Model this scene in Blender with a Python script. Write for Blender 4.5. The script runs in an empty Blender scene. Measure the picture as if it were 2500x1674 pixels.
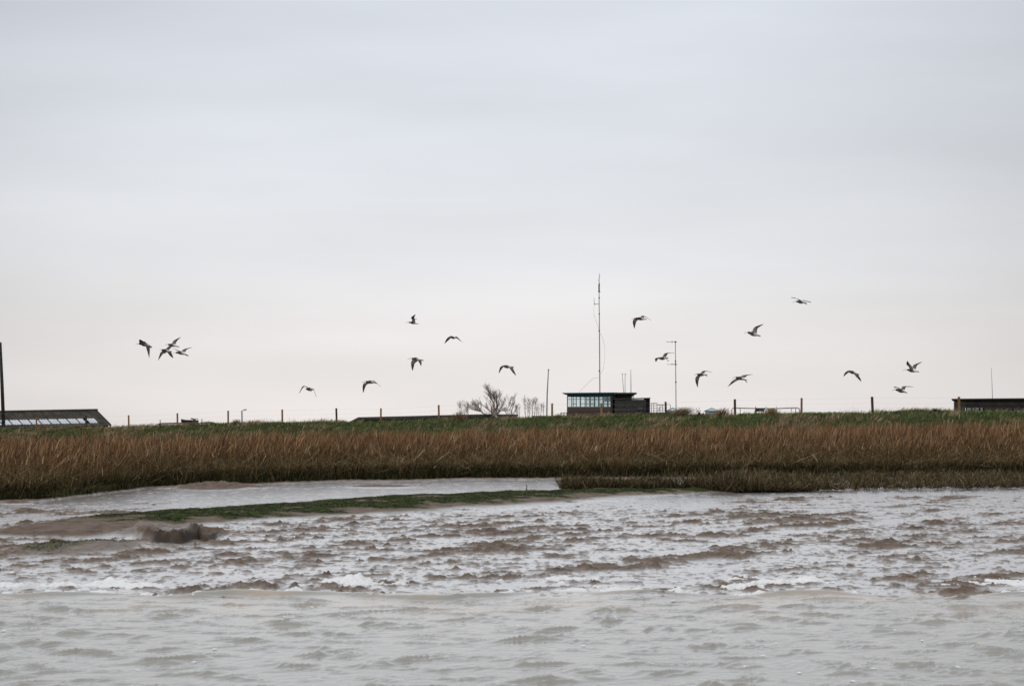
import bpy, bmesh, math, random
import numpy as np
from mathutils import Vector, Matrix

random.seed(7)
rng = np.random.default_rng(7)
S = bpy.context.scene
col = S.collection

# ------------------------------------------------------------------ camera
F = 4861.0          # focal length in pixels of the 2500 px wide photograph (70 mm lens)
H = 2.0             # eye height over the water (standing in a small boat)
YH = 1042.0         # eye level in the photograph
cam_d = bpy.data.cameras.new('camera')
cam = bpy.data.objects.new('camera', cam_d)
col.objects.link(cam)
cam.location = (0, 0, H)
cam.rotation_euler = (math.radians(90), 0, 0)
cam_d.lens = 70.0
cam_d.sensor_width = 36.0
cam_d.shift_y = (YH - 837.0) / 2500.0
cam_d.clip_start = 0.5
cam_d.clip_end = 9000
cam_d.dof.use_dof = True
cam_d.dof.focus_distance = 85
cam_d.dof.aperture_fstop = 8.0
S.camera = cam

# ------------------------------------------------------------------ light
SUN_EL, SUN_AZ = math.radians(48), math.radians(-125)
world = bpy.data.worlds.new('World')
S.world = world
world.use_nodes = True
nt = world.node_tree
nt.nodes.clear()
N = nt.nodes.new
L = nt.links.new
out = N('ShaderNodeOutputWorld')
bg = N('ShaderNodeBackground')
bg.inputs['Strength'].default_value = 0.1
L(bg.outputs[0], out.inputs[0])
sky = N('ShaderNodeTexSky')
sky.sky_type = 'NISHITA'
sky.sun_disc = False
sky.sun_elevation = SUN_EL
sky.sun_rotation = SUN_AZ
tc = N('ShaderNodeTexCoord')
sep = N('ShaderNodeSeparateXYZ')
L(tc.outputs['Generated'], sep.inputs[0])
ramp = N('ShaderNodeValToRGB')          # cloud deck: warm and pale low down, cooler above
cr = ramp.color_ramp
cr.elements[0].position = 0.0
cr.elements[0].color = (0.86, 0.81, 0.785, 1)
cr.elements[1].position = 1.0
cr.elements[1].color = (0.98, 1.0, 1.03, 1)
for p, c in ((0.045, (0.825, 0.80, 0.79)), (0.09, (0.775, 0.785, 0.81)), (0.15, (0.735, 0.765, 0.815)),
             (0.22, (0.71, 0.745, 0.81)), (0.30, (0.71, 0.745, 0.80)), (0.6, (0.88, 0.90, 0.94))):
    e = cr.elements.new(p)
    e.color = (*c, 1)
L(sep.outputs['Z'], ramp.inputs['Fac'])
mapn = N('ShaderNodeMapping')           # long soft stratus streaks
mapn.inputs['Scale'].default_value = (2.2, 2.2, 13.0)
L(tc.outputs['Generated'], mapn.inputs[0])
ns = N('ShaderNodeTexNoise')
ns.inputs['Scale'].default_value = 1.6
ns.inputs['Detail'].default_value = 5
ns.inputs['Roughness'].default_value = 0.45
L(mapn.outputs[0], ns.inputs['Vector'])
mr = N('ShaderNodeMapRange')
mr.inputs['From Min'].default_value = 0.3
mr.inputs['From Max'].default_value = 0.7
mr.inputs['To Min'].default_value = 0.90
mr.inputs['To Max'].default_value = 1.05
L(ns.outputs['Fac'], mr.inputs['Value'])
dot = N('ShaderNodeVectorMath')         # a brighter centre put into the deck colour straight ahead, away from the sun
dot.operation = 'DOT_PRODUCT'
gl = Vector((-0.01, 1, 0.11)).normalized()
dot.inputs[1].default_value = gl
L(tc.outputs['Generated'], dot.inputs[0])
gr = N('ShaderNodeMapRange')
gr.interpolation_type = 'SMOOTHSTEP'
gr.inputs['From Min'].default_value = math.cos(math.radians(19))
gr.inputs['From Max'].default_value = 1.0
gr.inputs['To Min'].default_value = 0.80
gr.inputs['To Max'].default_value = 1.02
L(dot.outputs['Value'], gr.inputs['Value'])
mul = N('ShaderNodeMath'); mul.operation = 'MULTIPLY'
L(mr.outputs[0], mul.inputs[0]); L(gr.outputs[0], mul.inputs[1])
mul2 = N('ShaderNodeMath'); mul2.operation = 'MULTIPLY'
mul2.inputs[1].default_value = 10.2
L(mul.outputs[0], mul2.inputs[0])
vs = N('ShaderNodeVectorMath'); vs.operation = 'SCALE'
L(ramp.outputs[0], vs.inputs[0]); L(mul2.outputs[0], vs.inputs['Scale'])
mix = N('ShaderNodeMix'); mix.data_type = 'RGBA'
mix.inputs['Factor'].default_value = 0.97
L(sky.outputs[0], mix.inputs['A']); L(vs.outputs[0], mix.inputs['B'])
L(mix.outputs['Result'], bg.inputs['Color'])

sun_d = bpy.data.lights.new('sun', 'SUN')
sun_d.energy = 0.7
sun_d.angle = math.radians(25)
sun_d.color = (1.0, 0.96, 0.90)
sun = bpy.data.objects.new('sun', sun_d)
col.objects.link(sun)
sd = Vector((math.sin(SUN_AZ) * math.cos(SUN_EL), math.cos(SUN_AZ) * math.cos(SUN_EL), math.sin(SUN_EL)))
sun.rotation_euler = (-sd).to_track_quat('-Z', 'Y').to_euler()
sun.location = sd * 50

S.view_settings.view_transform = 'Standard'
S.view_settings.look = 'None'
S.view_settings.exposure = 0.0
S.view_settings.gamma = 1.0
S.view_settings.use_curve_mapping = False
S.render.engine = 'CYCLES'

# ------------------------------------------------------------------ helpers
def P(px, py, d):
    """the point seen at photograph pixel (px, py), d metres out"""
    return Vector(((px - 1250.0) / F * d, d, H + (YH - py) / F * d))

def gd(py, z):
    """distance at which ground of height z is seen at row py"""
    return (H - z) * F / (py - YH)

def tag(o, label=None, cat=None, group=None, kind=None):
    if label: o['label'] = label
    if cat: o['category'] = cat
    if group: o['group'] = group
    if kind: o['kind'] = kind
    return o

def empty(name, loc, rz=0.0):
    o = bpy.data.objects.new(name, None)
    col.objects.link(o)
    o.location = loc
    o.rotation_euler = (0, 0, rz)
    return o

def np_mesh(name, V, Fq, mat, colors=None, attrs=None, smooth=False, parent=None):
    """fast mesh: V (n,3), Fq (m,k) with k = 3 or 4"""
    me = bpy.data.meshes.new(name)
    V = np.ascontiguousarray(V, dtype=np.float32)
    Fq = np.ascontiguousarray(Fq, dtype=np.int32)
    m, k = Fq.shape
    me.vertices.add(len(V)); me.vertices.foreach_set('co', V.ravel())
    me.loops.add(m * k); me.loops.foreach_set('vertex_index', Fq.ravel())
    me.polygons.add(m)
    me.polygons.foreach_set('loop_start', np.arange(0, m * k, k, dtype=np.int32))
    me.polygons.foreach_set('loop_total', np.full(m, k, dtype=np.int32))
    if smooth: me.polygons.foreach_set('use_smooth', np.ones(m, dtype=bool))
    me.update(calc_edges=True)
    if colors is not None:
        a = me.color_attributes.new('Col', 'FLOAT_COLOR', 'POINT')
        c = np.ones((len(V), 4), dtype=np.float32); c[:, :3] = colors
        a.data.foreach_set('color', c.ravel())
    for an, av in (attrs or {}).items():
        a = me.attributes.new(an, 'FLOAT', 'POINT')
        a.data.foreach_set('value', np.ascontiguousarray(av, dtype=np.float32).ravel())
    me.materials.append(mat)
    o = bpy.data.objects.new(name, me)
    col.objects.link(o)
    if parent: o.parent = parent
    return o

def grid_faces(R, C):
    i = np.arange(R - 1)[:, None] * C + np.arange(C - 1)[None, :]
    return np.stack([i, i + 1, i + C + 1, i + C], -1).reshape(-1, 4)

def _hash(ix, iy, seed):
    h = (ix.astype(np.int64) * 374761393 + iy.astype(np.int64) * 668265263 + seed * 974634777) & 0xFFFFFFFF
    h = ((h ^ (h >> 13)) * 1274126177) & 0xFFFFFFFF
    return h ^ (h >> 16)

def gnoise(x, y, seed=0):
    """2-D gradient noise about -1..1"""
    x0 = np.floor(x); y0 = np.floor(y)
    fx = x - x0; fy = y - y0
    ux = fx * fx * fx * (fx * (fx * 6 - 15) + 10); uy = fy * fy * fy * (fy * (fy * 6 - 15) + 10)
    def g(dx, dy):
        a = _hash(x0 + dx, y0 + dy, seed).astype(np.float64) * (2 * math.pi / 4294967296.0)
        return np.cos(a) * (fx - dx) + np.sin(a) * (fy - dy)
    n0 = g(0, 0) * (1 - ux) + g(1, 0) * ux
    n1 = g(0, 1) * (1 - ux) + g(1, 1) * ux
    return (n0 * (1 - uy) + n1 * uy) * 1.5

def fbm(x, y, seed=0, octv=4, rough=0.5):
    s = 0; a = 1; t = 0
    for i in range(octv):
        s = s + a * gnoise(x * 2 ** i + 17.3 * i, y * 2 ** i - 9.1 * i, seed + i); t += a; a *= rough
    return s / t

def sstep(a, b, x):
    t = np.clip((x - a) / (b - a), 0, 1)
    return t * t * (3 - 2 * t)

def rot2(x, y, ang):
    c, s = math.cos(ang), math.sin(ang)
    return x * c + y * s, -x * s + y * c

class MB:
    """collects boxes and tubes into one mesh"""
    def __init__(s): s.v = []; s.f = []
    def box(s, x0, x1, y0, y1, z0, z1):
        b = len(s.v)
        s.v += [(x0, y0, z0), (x1, y0, z0), (x1, y1, z0), (x0, y1, z0), (x0, y0, z1), (x1, y0, z1), (x1, y1, z1), (x0, y1, z1)]
        s.f += [(b, b+3, b+2, b+1), (b+4, b+5, b+6, b+7), (b, b+1, b+5, b+4), (b+1, b+2, b+6, b+5), (b+2, b+3, b+7, b+6), (b+3, b, b+4, b+7)]
        return s
    def hexa(s, p):       # eight corners: bottom ring, then top ring
        b = len(s.v); s.v += [tuple(q) for q in p]
        s.f += [(b, b+3, b+2, b+1), (b+4, b+5, b+6, b+7), (b, b+1, b+5, b+4), (b+1, b+2, b+6, b+5), (b+2, b+3, b+7, b+6), (b+3, b, b+4, b+7)]
        return s
    def tube(s, pts, rad, n=6):
        pts = [Vector(p) for p in pts]
        if not hasattr(rad, '__len__'): rad = [rad] * len(pts)
        rings = []
        for i, p in enumerate(pts):
            a = pts[max(i - 1, 0)]; c = pts[min(i + 1, len(pts) - 1)]
            t = (c - a); t = t.normalized() if t.length > 1e-9 else Vector((0, 0, 1))
            u = t.orthogonal().normalized() if abs(t.z) > .99 else t.cross(Vector((0, 0, 1))).normalized()
            w = t.cross(u)
            b = len(s.v)
            for k in range(n):
                an = 2 * math.pi * k / n
                s.v.append(tuple(p + (u * math.cos(an) + w * math.sin(an)) * rad[i]))
            rings.append(b)
        for a, b in zip(rings, rings[1:]):
            for k in range(n): s.f.append((a+k, a+(k+1) % n, b+(k+1) % n, b+k))
        s.f.append(tuple(rings[0]+k for k in reversed(range(n))))
        s.f.append(tuple(rings[-1]+k for k in range(n)))
        return s
    def build(s, name, mat, parent=None, smooth=False, local=False):
        me = bpy.data.meshes.new(name)
        v = s.v
        if parent is not None and not local:
            inv = parent_matrix(parent).inverted()
            v = [tuple(inv @ Vector(p)) for p in v]
        me.from_pydata(v, [], s.f)
        me.materials.append(mat)
        if smooth: me.polygons.foreach_set('use_smooth', [True] * len(me.polygons))
        bm = bmesh.new(); bm.from_mesh(me)
        bmesh.ops.recalc_face_normals(bm, faces=bm.faces); bm.to_mesh(me); bm.free()
        o = bpy.data.objects.new(name, me); col.objects.link(o)
        if parent is not None: o.parent = parent
        return o

def parent_matrix(o):
    m = Matrix.Translation(o.location) @ o.rotation_euler.to_matrix().to_4x4()
    return (parent_matrix(o.parent) @ m) if o.parent else m

# ------------------------------------------------------------------ materials
def mat(name, color=(.5, .5, .5), rough=.8, spec=.5, vcol=False, metal=0.0):
    m = bpy.data.materials.new(name); m.use_nodes = True
    b = m.node_tree.nodes['Principled BSDF']
    b.inputs['Base Color'].default_value = (*color, 1)
    b.inputs['Roughness'].default_value = rough
    b.inputs['Specular IOR Level'].default_value = spec
    b.inputs['Metallic'].default_value = metal
    if vcol:
        a = m.node_tree.nodes.new('ShaderNodeVertexColor'); a.layer_name = 'Col'
        m.node_tree.links.new(a.outputs[0], b.inputs['Base Color'])
    return m

def noisy(name, c1, c2, scale=3.0, rough=.85, spec=.3, stretch=(1, 1, 1), bump=0.0, detail=5):
    m = mat(name, c1, rough, spec)
    t = m.node_tree; b = t.nodes['Principled BSDF']
    tcn = t.nodes.new('ShaderNodeTexCoord'); mp = t.nodes.new('ShaderNodeMapping')
    mp.inputs['Scale'].default_value = stretch
    n = t.nodes.new('ShaderNodeTexNoise'); n.inputs['Scale'].default_value = scale; n.inputs['Detail'].default_value = detail
    r = t.nodes.new('ShaderNodeValToRGB'); r.color_ramp.elements[0].position = .35; r.color_ramp.elements[1].position = .65
    r.color_ramp.elements[0].color = (*c1, 1); r.color_ramp.elements[1].color = (*c2, 1)
    t.links.new(tcn.outputs['Object'], mp.inputs[0]); t.links.new(mp.outputs[0], n.inputs['Vector'])
    t.links.new(n.outputs['Fac'], r.inputs[0]); t.links.new(r.outputs[0], b.inputs['Base Color'])
    if bump:
        bp = t.nodes.new('ShaderNodeBump'); bp.inputs['Strength'].default_value = bump; bp.inputs['Distance'].default_value = .02
        t.links.new(n.outputs['Fac'], bp.inputs['Height']); t.links.new(bp.outputs[0], b.inputs['Normal'])
    return m

M = {}
M['foliage'] = mat('dry_stems', rough=.8, spec=.08, vcol=True)
M['feather'] = mat('feathers', rough=.8, spec=.2, vcol=True)
M['bill'] = mat('bill_horn', (.16, .12, .10), .5)
M['leg'] = mat('leg_skin', (.12, .12, .11), .6)
M['soil'] = noisy('marsh_soil', (.035, .034, .016), (.062, .066, .024), 1.2, spec=.05)
M['field'] = noisy('field_grass', (.05, .07, .03), (.10, .10, .05), .3)
M['post'] = noisy('post_wood', (.19, .095, .045), (.33, .17, .08), 9, stretch=(3, 3, .6))
M['post_dark'] = noisy('weathered_post_wood', (.045, .03, .022), (.09, .06, .04), 9, stretch=(3, 3, .6))
M['wire'] = mat('galvanised_wire', (.45, .45, .45), .5)
M['metal_grey'] = noisy('weathered_steel', (.26, .26, .27), (.38, .38, .39), 6, rough=.5)
M['metal_dark'] = noisy('dark_steel', (.05, .05, .055), (.09, .09, .09), 6, rough=.5)
M['roof_sheet'] = noisy('mossy_roof_sheet', (.030, .024, .019), (.075, .058, .040), 2.0, bump=.3)
M['rooflight'] = noisy('translucent_rooflight', (.50, .54, .58), (.66, .69, .72), 2.0, rough=.35, spec=.5)
M['barn_wall'] = noisy('barn_boards', (.03, .028, .026), (.06, .05, .045), 3, stretch=(4, 4, .5))
M['felt'] = noisy('roofing_felt', (.025, .028, .03), (.05, .052, .05), 4)
M['felt_green'] = noisy('mossy_felt', (.045, .048, .038), (.085, .085, .065), 4)
M['teal'] = noisy('teal_paint', (.03, .17, .24), (.05, .24, .32), 5, rough=.55)
M['teal_dark'] = noisy('faded_blue_fascia', (.018, .045, .06), (.03, .08, .10), 5, rough=.6)
M['frame'] = noisy('grey_green_frame_paint', (.10, .15, .16), (.20, .27, .28), 7, rough=.55)
M['timber_black'] = noisy('tarred_timber', (.022, .022, .020), (.055, .052, .045), 3, stretch=(1, 1, 7), bump=.3)
M['timber_grey'] = noisy('greyed_timber', (.035, .036, .032), (.085, .08, .068), 3, stretch=(1, 1, 7), bump=.3)
M['wood_brown'] = noisy('brown_timber', (.07, .045, .03), (.15, .10, .07), 4)
M['white'] = noisy('white_paint', (.6, .6, .6), (.78, .78, .77), 4)
M['pale'] = noisy('pale_grey_panel', (.42, .47, .50), (.55, .60, .62), 3)
M['door'] = noisy('dark_plum_door', (.025, .02, .028), (.045, .035, .05), 3)
M['cladding'] = noisy('brown_cladding', (.065, .048, .042), (.115, .085, .075), 1.2)
M['cladding_grey'] = noisy('grey_brown_render', (.08, .075, .06), (.12, .11, .09), 1.2)
M['concrete'] = noisy('stained_concrete', (.13, .11, .10), (.22, .19, .17), 2)
M['bark'] = noisy('bark', (.06, .045, .04), (.11, .085, .075), 4)
M['twig'] = noisy('twig_bark', (.27, .20, .18), (.38, .29, .26), 2)
M['tarp_dark'] = noisy('black_tarpaulin', (.025, .027, .03), (.06, .062, .065), 7)
M['tarp_tan'] = noisy('orange_brown_sacking', (.26, .14, .045), (.42, .27, .11), 9, stretch=(1, 1, .3))
M['stem_dark'] = mat('weed_stem', (.04, .032, .028), .8)

m = bpy.data.materials.new('red_brown_brickwork'); m.use_nodes = True; M['brick'] = m      # bricks far too small to tell apart
t = m.node_tree; b = t.nodes['Principled BSDF']; b.inputs['Roughness'].default_value = .9
tcn = t.nodes.new('ShaderNodeTexCoord'); mp = t.nodes.new('ShaderNodeMapping'); mp.inputs['Rotation'].default_value = (math.radians(90), 0, 0)
bt = t.nodes.new('ShaderNodeTexBrick'); bt.inputs['Scale'].default_value = 4.5
bt.inputs['Color1'].default_value = (.05, .03, .025, 1); bt.inputs['Color2'].default_value = (.085, .048, .036, 1); bt.inputs['Mortar'].default_value = (.09, .075, .065, 1)
t.links.new(tcn.outputs['Object'], mp.inputs[0]); t.links.new(mp.outputs[0], bt.inputs['Vector']); t.links.new(bt.outputs[0], b.inputs['Base Color'])

m = bpy.data.materials.new('window_glass'); m.use_nodes = True; M['glass'] = m
t = m.node_tree; t.nodes.clear()
o_ = t.nodes.new('ShaderNodeOutputMaterial'); mx = t.nodes.new('ShaderNodeMixShader'); tr = t.nodes.new('ShaderNodeBsdfTransparent'); gs = t.nodes.new('ShaderNodeBsdfGlossy')
tr.inputs[0].default_value = (.84, .92, .93, 1); gs.inputs['Roughness'].default_value = .04; mx.inputs[0].default_value = .14
t.links.new(tr.outputs[0], mx.inputs[1]); t.links.new(gs.outputs[0], mx.inputs[2]); t.links.new(mx.outputs[0], o_.inputs[0])

def mud_material():
    m = bpy.data.materials.new('wet_estuary_mud'); m.use_nodes = True
    t = m.node_tree; b = t.nodes['Principled BSDF']; l = t.links.new
    def at(n):
        a = t.nodes.new('ShaderNodeAttribute'); a.attribute_name = n; return a.outputs['Fac']
    lump, alg = at('lump'), at('algae')
    g = t.nodes.new('ShaderNodeNewGeometry')
    n = t.nodes.new('ShaderNodeTexNoise'); n.inputs['Scale'].default_value = 4; n.inputs['Detail'].default_value = 8
    l(g.outputs['Position'], n.inputs['Vector'])
    r = t.nodes.new('ShaderNodeValToRGB'); r.color_ramp.elements[0].position = .3; r.color_ramp.elements[1].position = .7
    r.color_ramp.elements[0].color = (.084, .057, .040, 1); r.color_ramp.elements[1].color = (.195, .140, .098, 1)
    l(n.outputs['Fac'], r.inputs[0])
    r2 = t.nodes.new('ShaderNodeValToRGB'); r2.color_ramp.elements[0].position = .40; r2.color_ramp.elements[1].position = .60
    r2.color_ramp.elements[0].color = (.014, .022, .006, 1); r2.color_ramp.elements[1].color = (.055, .075, .018, 1)
    l(n.outputs['Fac'], r2.inputs[0])
    mc = t.nodes.new('ShaderNodeMix'); mc.data_type = 'RGBA'
    l(alg, mc.inputs['Factor']); l(r.outputs[0], mc.inputs['A']); l(r2.outputs[0], mc.inputs['B'])
    shade_mix = t.nodes.new('ShaderNodeMix'); shade_mix.data_type = 'RGBA'; shade_mix.inputs['B'].default_value = (.030, .024, .019, 1)   # dark mud of the cut bank with its shade painted in
    l(at('mud_shade'), shade_mix.inputs['Factor']); l(mc.outputs['Result'], shade_mix.inputs['A']); l(shade_mix.outputs['Result'], b.inputs['Base Color'])
    slurry = t.nodes.new('ShaderNodeMix'); slurry.data_type = 'RGBA'; slurry.inputs['A'].default_value = (.34, .305, .285, 1)
    l(lump, slurry.inputs['Factor']); l(r.outputs[0], slurry.inputs['B']); l(slurry.outputs['Result'], mc.inputs['A'])
    rr = t.nodes.new('ShaderNodeMapRange'); rr.inputs['To Min'].default_value = .16; rr.inputs['To Max'].default_value = .55
    l(lump, rr.inputs['Value'])
    ra = t.nodes.new('ShaderNodeMath'); ra.operation = 'MULTIPLY_ADD'; ra.inputs[1].default_value = .4; ra.use_clamp = True
    l(alg, ra.inputs[0]); l(rr.outputs[0], ra.inputs[2]); l(ra.outputs[0], b.inputs['Roughness'])
    sp = t.nodes.new('ShaderNodeMapRange'); sp.inputs['To Min'].default_value = .75; sp.inputs['To Max'].default_value = .10
    mxx = t.nodes.new('ShaderNodeMath'); mxx.operation = 'MAXIMUM'; l(lump, mxx.inputs[0]); l(alg, mxx.inputs[1])
    l(mxx.outputs[0], sp.inputs['Value']); l(sp.outputs[0], b.inputs['Specular IOR Level'])
    cw = t.nodes.new('ShaderNodeMapRange'); cw.inputs['To Min'].default_value = 1.0; cw.inputs['To Max'].default_value = 0.0
    l(mxx.outputs[0], cw.inputs['Value']); l(cw.outputs[0], b.inputs['Coat Weight'])
    b.inputs['Coat Roughness'].default_value = .25; b.inputs['Coat IOR'].default_value = 1.5
    n2 = t.nodes.new('ShaderNodeTexNoise'); n2.inputs['Scale'].default_value = 26; n2.inputs['Detail'].default_value = 6
    l(g.outputs['Position'], n2.inputs['Vector'])
    bp = t.nodes.new('ShaderNodeBump'); bp.inputs['Distance'].default_value = .02
    bs = t.nodes.new('ShaderNodeMapRange'); bs.inputs['To Min'].default_value = .04; bs.inputs['To Max'].default_value = .8
    l(mxx.outputs[0], bs.inputs['Value']); l(bs.outputs[0], bp.inputs['Strength'])
    l(n2.outputs['Fac'], bp.inputs['Height']); l(bp.outputs[0], b.inputs['Normal'])
    return m
M['mud'] = mud_material()

def water_material():
    m = bpy.data.materials.new('silty_water'); m.use_nodes = True
    t = m.node_tree; b = t.nodes['Principled BSDF']; l = t.links.new
    g = t.nodes.new('ShaderNodeNewGeometry')
    a = t.nodes.new('ShaderNodeAttribute'); a.attribute_name = 'silt'
    mc = t.nodes.new('ShaderNodeMix'); mc.data_type = 'RGBA'
    mc.inputs['A'].default_value = (.265, .245, .205, 1); mc.inputs['B'].default_value = (.46, .33, .20, 1)
    l(a.outputs['Fac'], mc.inputs['Factor']); l(mc.outputs['Result'], b.inputs['Base Color'])
    b.inputs['IOR'].default_value = 1.58
    b.inputs['Roughness'].default_value = .07
    n = t.nodes.new('ShaderNodeTexNoise'); n.inputs['Scale'].default_value = 12; n.inputs['Detail'].default_value = 6
    mp = t.nodes.new('ShaderNodeMapping'); mp.inputs['Rotation'].default_value = (0, 0, math.radians(-35)); mp.inputs['Scale'].default_value = (.45, 1.2, 1)
    l(g.outputs['Position'], mp.inputs[0]); l(mp.outputs[0], n.inputs['Vector'])
    bp = t.nodes.new('ShaderNodeBump'); bp.inputs['Distance'].default_value = .02; bp.inputs['Strength'].default_value = .10
    l(n.outputs['Fac'], bp.inputs['Height']); l(bp.outputs[0], b.inputs['Normal'])
    return m
M['water'] = water_material()
M['foam'] = mat('sea_foam', (.86, .86, .86), .55, .3)

# ------------------------------------------------------------------ terrain
MUD0, SLOPE = 23.8, .0065
FRONT = [(0, 49, 1213), (120, 49.8, 0), (270, 54.3, 0), (372, 58, 0), (600, 60, 0), (700, 62.3, 0), (1100, 65.5, 0), (1400, 66.5, 0), (1800, 67.5, 0), (2500, 69, 0)]
FX = np.array([-60] + [(p - 1250) / F * d for p, d, _ in FRONT] + [60]); FY = np.array([46] + [d for _, d, _ in FRONT] + [72])
CREST = [(0, 1047, 113), (314, 1041, 112), (560, 1031, 110), (820, 1028, 108), (880, 1029, 107.3), (930, 1028, 106.7), (1071, 1023, 105), (1180, 1021, 103.8), (1230, 1019, 103.3), (1348, 1016, 102), (1625, 1010, 99), (1794, 1010, 97), (1957, 1006, 95.5), (2129, 1005, 94), (2240, 999, 93.5), (2341, 1001, 93), (2500, 1003, 92)]
CX = np.array([(p - 1250) / F * d for p, _, d in CREST]); CY = np.array([d for _, _, d in CREST]); CZ = np.array([H - (y - YH) * d / F - .10 for _, y, d in CREST])
CX = np.concatenate([[-400], CX, [400]]); CY = np.concatenate([[118], CY, [84]]); CZ = np.concatenate([[1.9], CZ, [2.75]])
FIELD_Z = 1.0

def front_y(x): return np.interp(x, FX, FY) + 1.1 * fbm(x * .45, x * 0 + 3.1, 40, 4, .6)
def crest_y(x): return np.interp(x, CX, CY)
def crest_z(x): return np.interp(x, CX, CZ) + .05 * fbm(x * .5, x * 0 + 1.7, 50, 4)
def mud_base(y): return np.where(y > MUD0, SLOPE * (y - MUD0), .06 * (y - MUD0))

def land_z(x, y):
    x = np.asarray(x, float); y = np.asarray(y, float)
    f, c, cz = front_y(x), crest_y(x), crest_z(x)
    base = mud_base(f)
    marsh = base + .24 * sstep(-.15, .55, y - f) + .2 * sstep(0, 18, y - f) + .05 * fbm(x * .8, y * .8, 61, 3)
    marsh = np.where(y < f, base - .05 + (y - f) * .02, marsh)
    foot = c - 13
    z = marsh + (cz - marsh) * sstep(0, 1, (y - foot) / 13.0) + .09 * sstep(foot, foot + 4, y) * fbm(x * 1.1, y * 1.1, 62, 3)
    back = FIELD_Z + .03 * fbm(x * .1, y * .1, 63, 2)
    return z + (back - z) * sstep(1.6, 10, y - c)

# mudflat --------------------------------------------------------------
ridge_px = [(140, 1290, .10), (300, 1268, .13), (450, 1255, .13), (560, 1249, .13), (700, 1243, .14), (900, 1232, .13), (1100, 1221, .12), (1300, 1211, .11), (1450, 1206, .10), (1600, 1203, .09), (1760, 1199, .08), (1850, 1197, .06)]
def polydist(X, Y, pts):
    best = np.full(X.shape, 1e9); along = np.zeros(X.shape)
    L0 = 0
    for (ax, ay), (bx, by) in zip(pts, pts[1:]):
        dx, dy = bx - ax, by - ay; L2 = math.hypot(dx, dy)
        t = np.clip(((X - ax) * dx + (Y - ay) * dy) / (L2 * L2), 0, 1)
        d = np.hypot(X - ax - t * dx, Y - ay - t * dy)
        k = d < best
        best = np.where(k, d, best); along = np.where(k, L0 + t * L2, along); L0 += L2
    return best, along, L0
def gpt(px, py, z=.2):
    d = gd(py, z); return ((px - 1250) / F * d, d)

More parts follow.
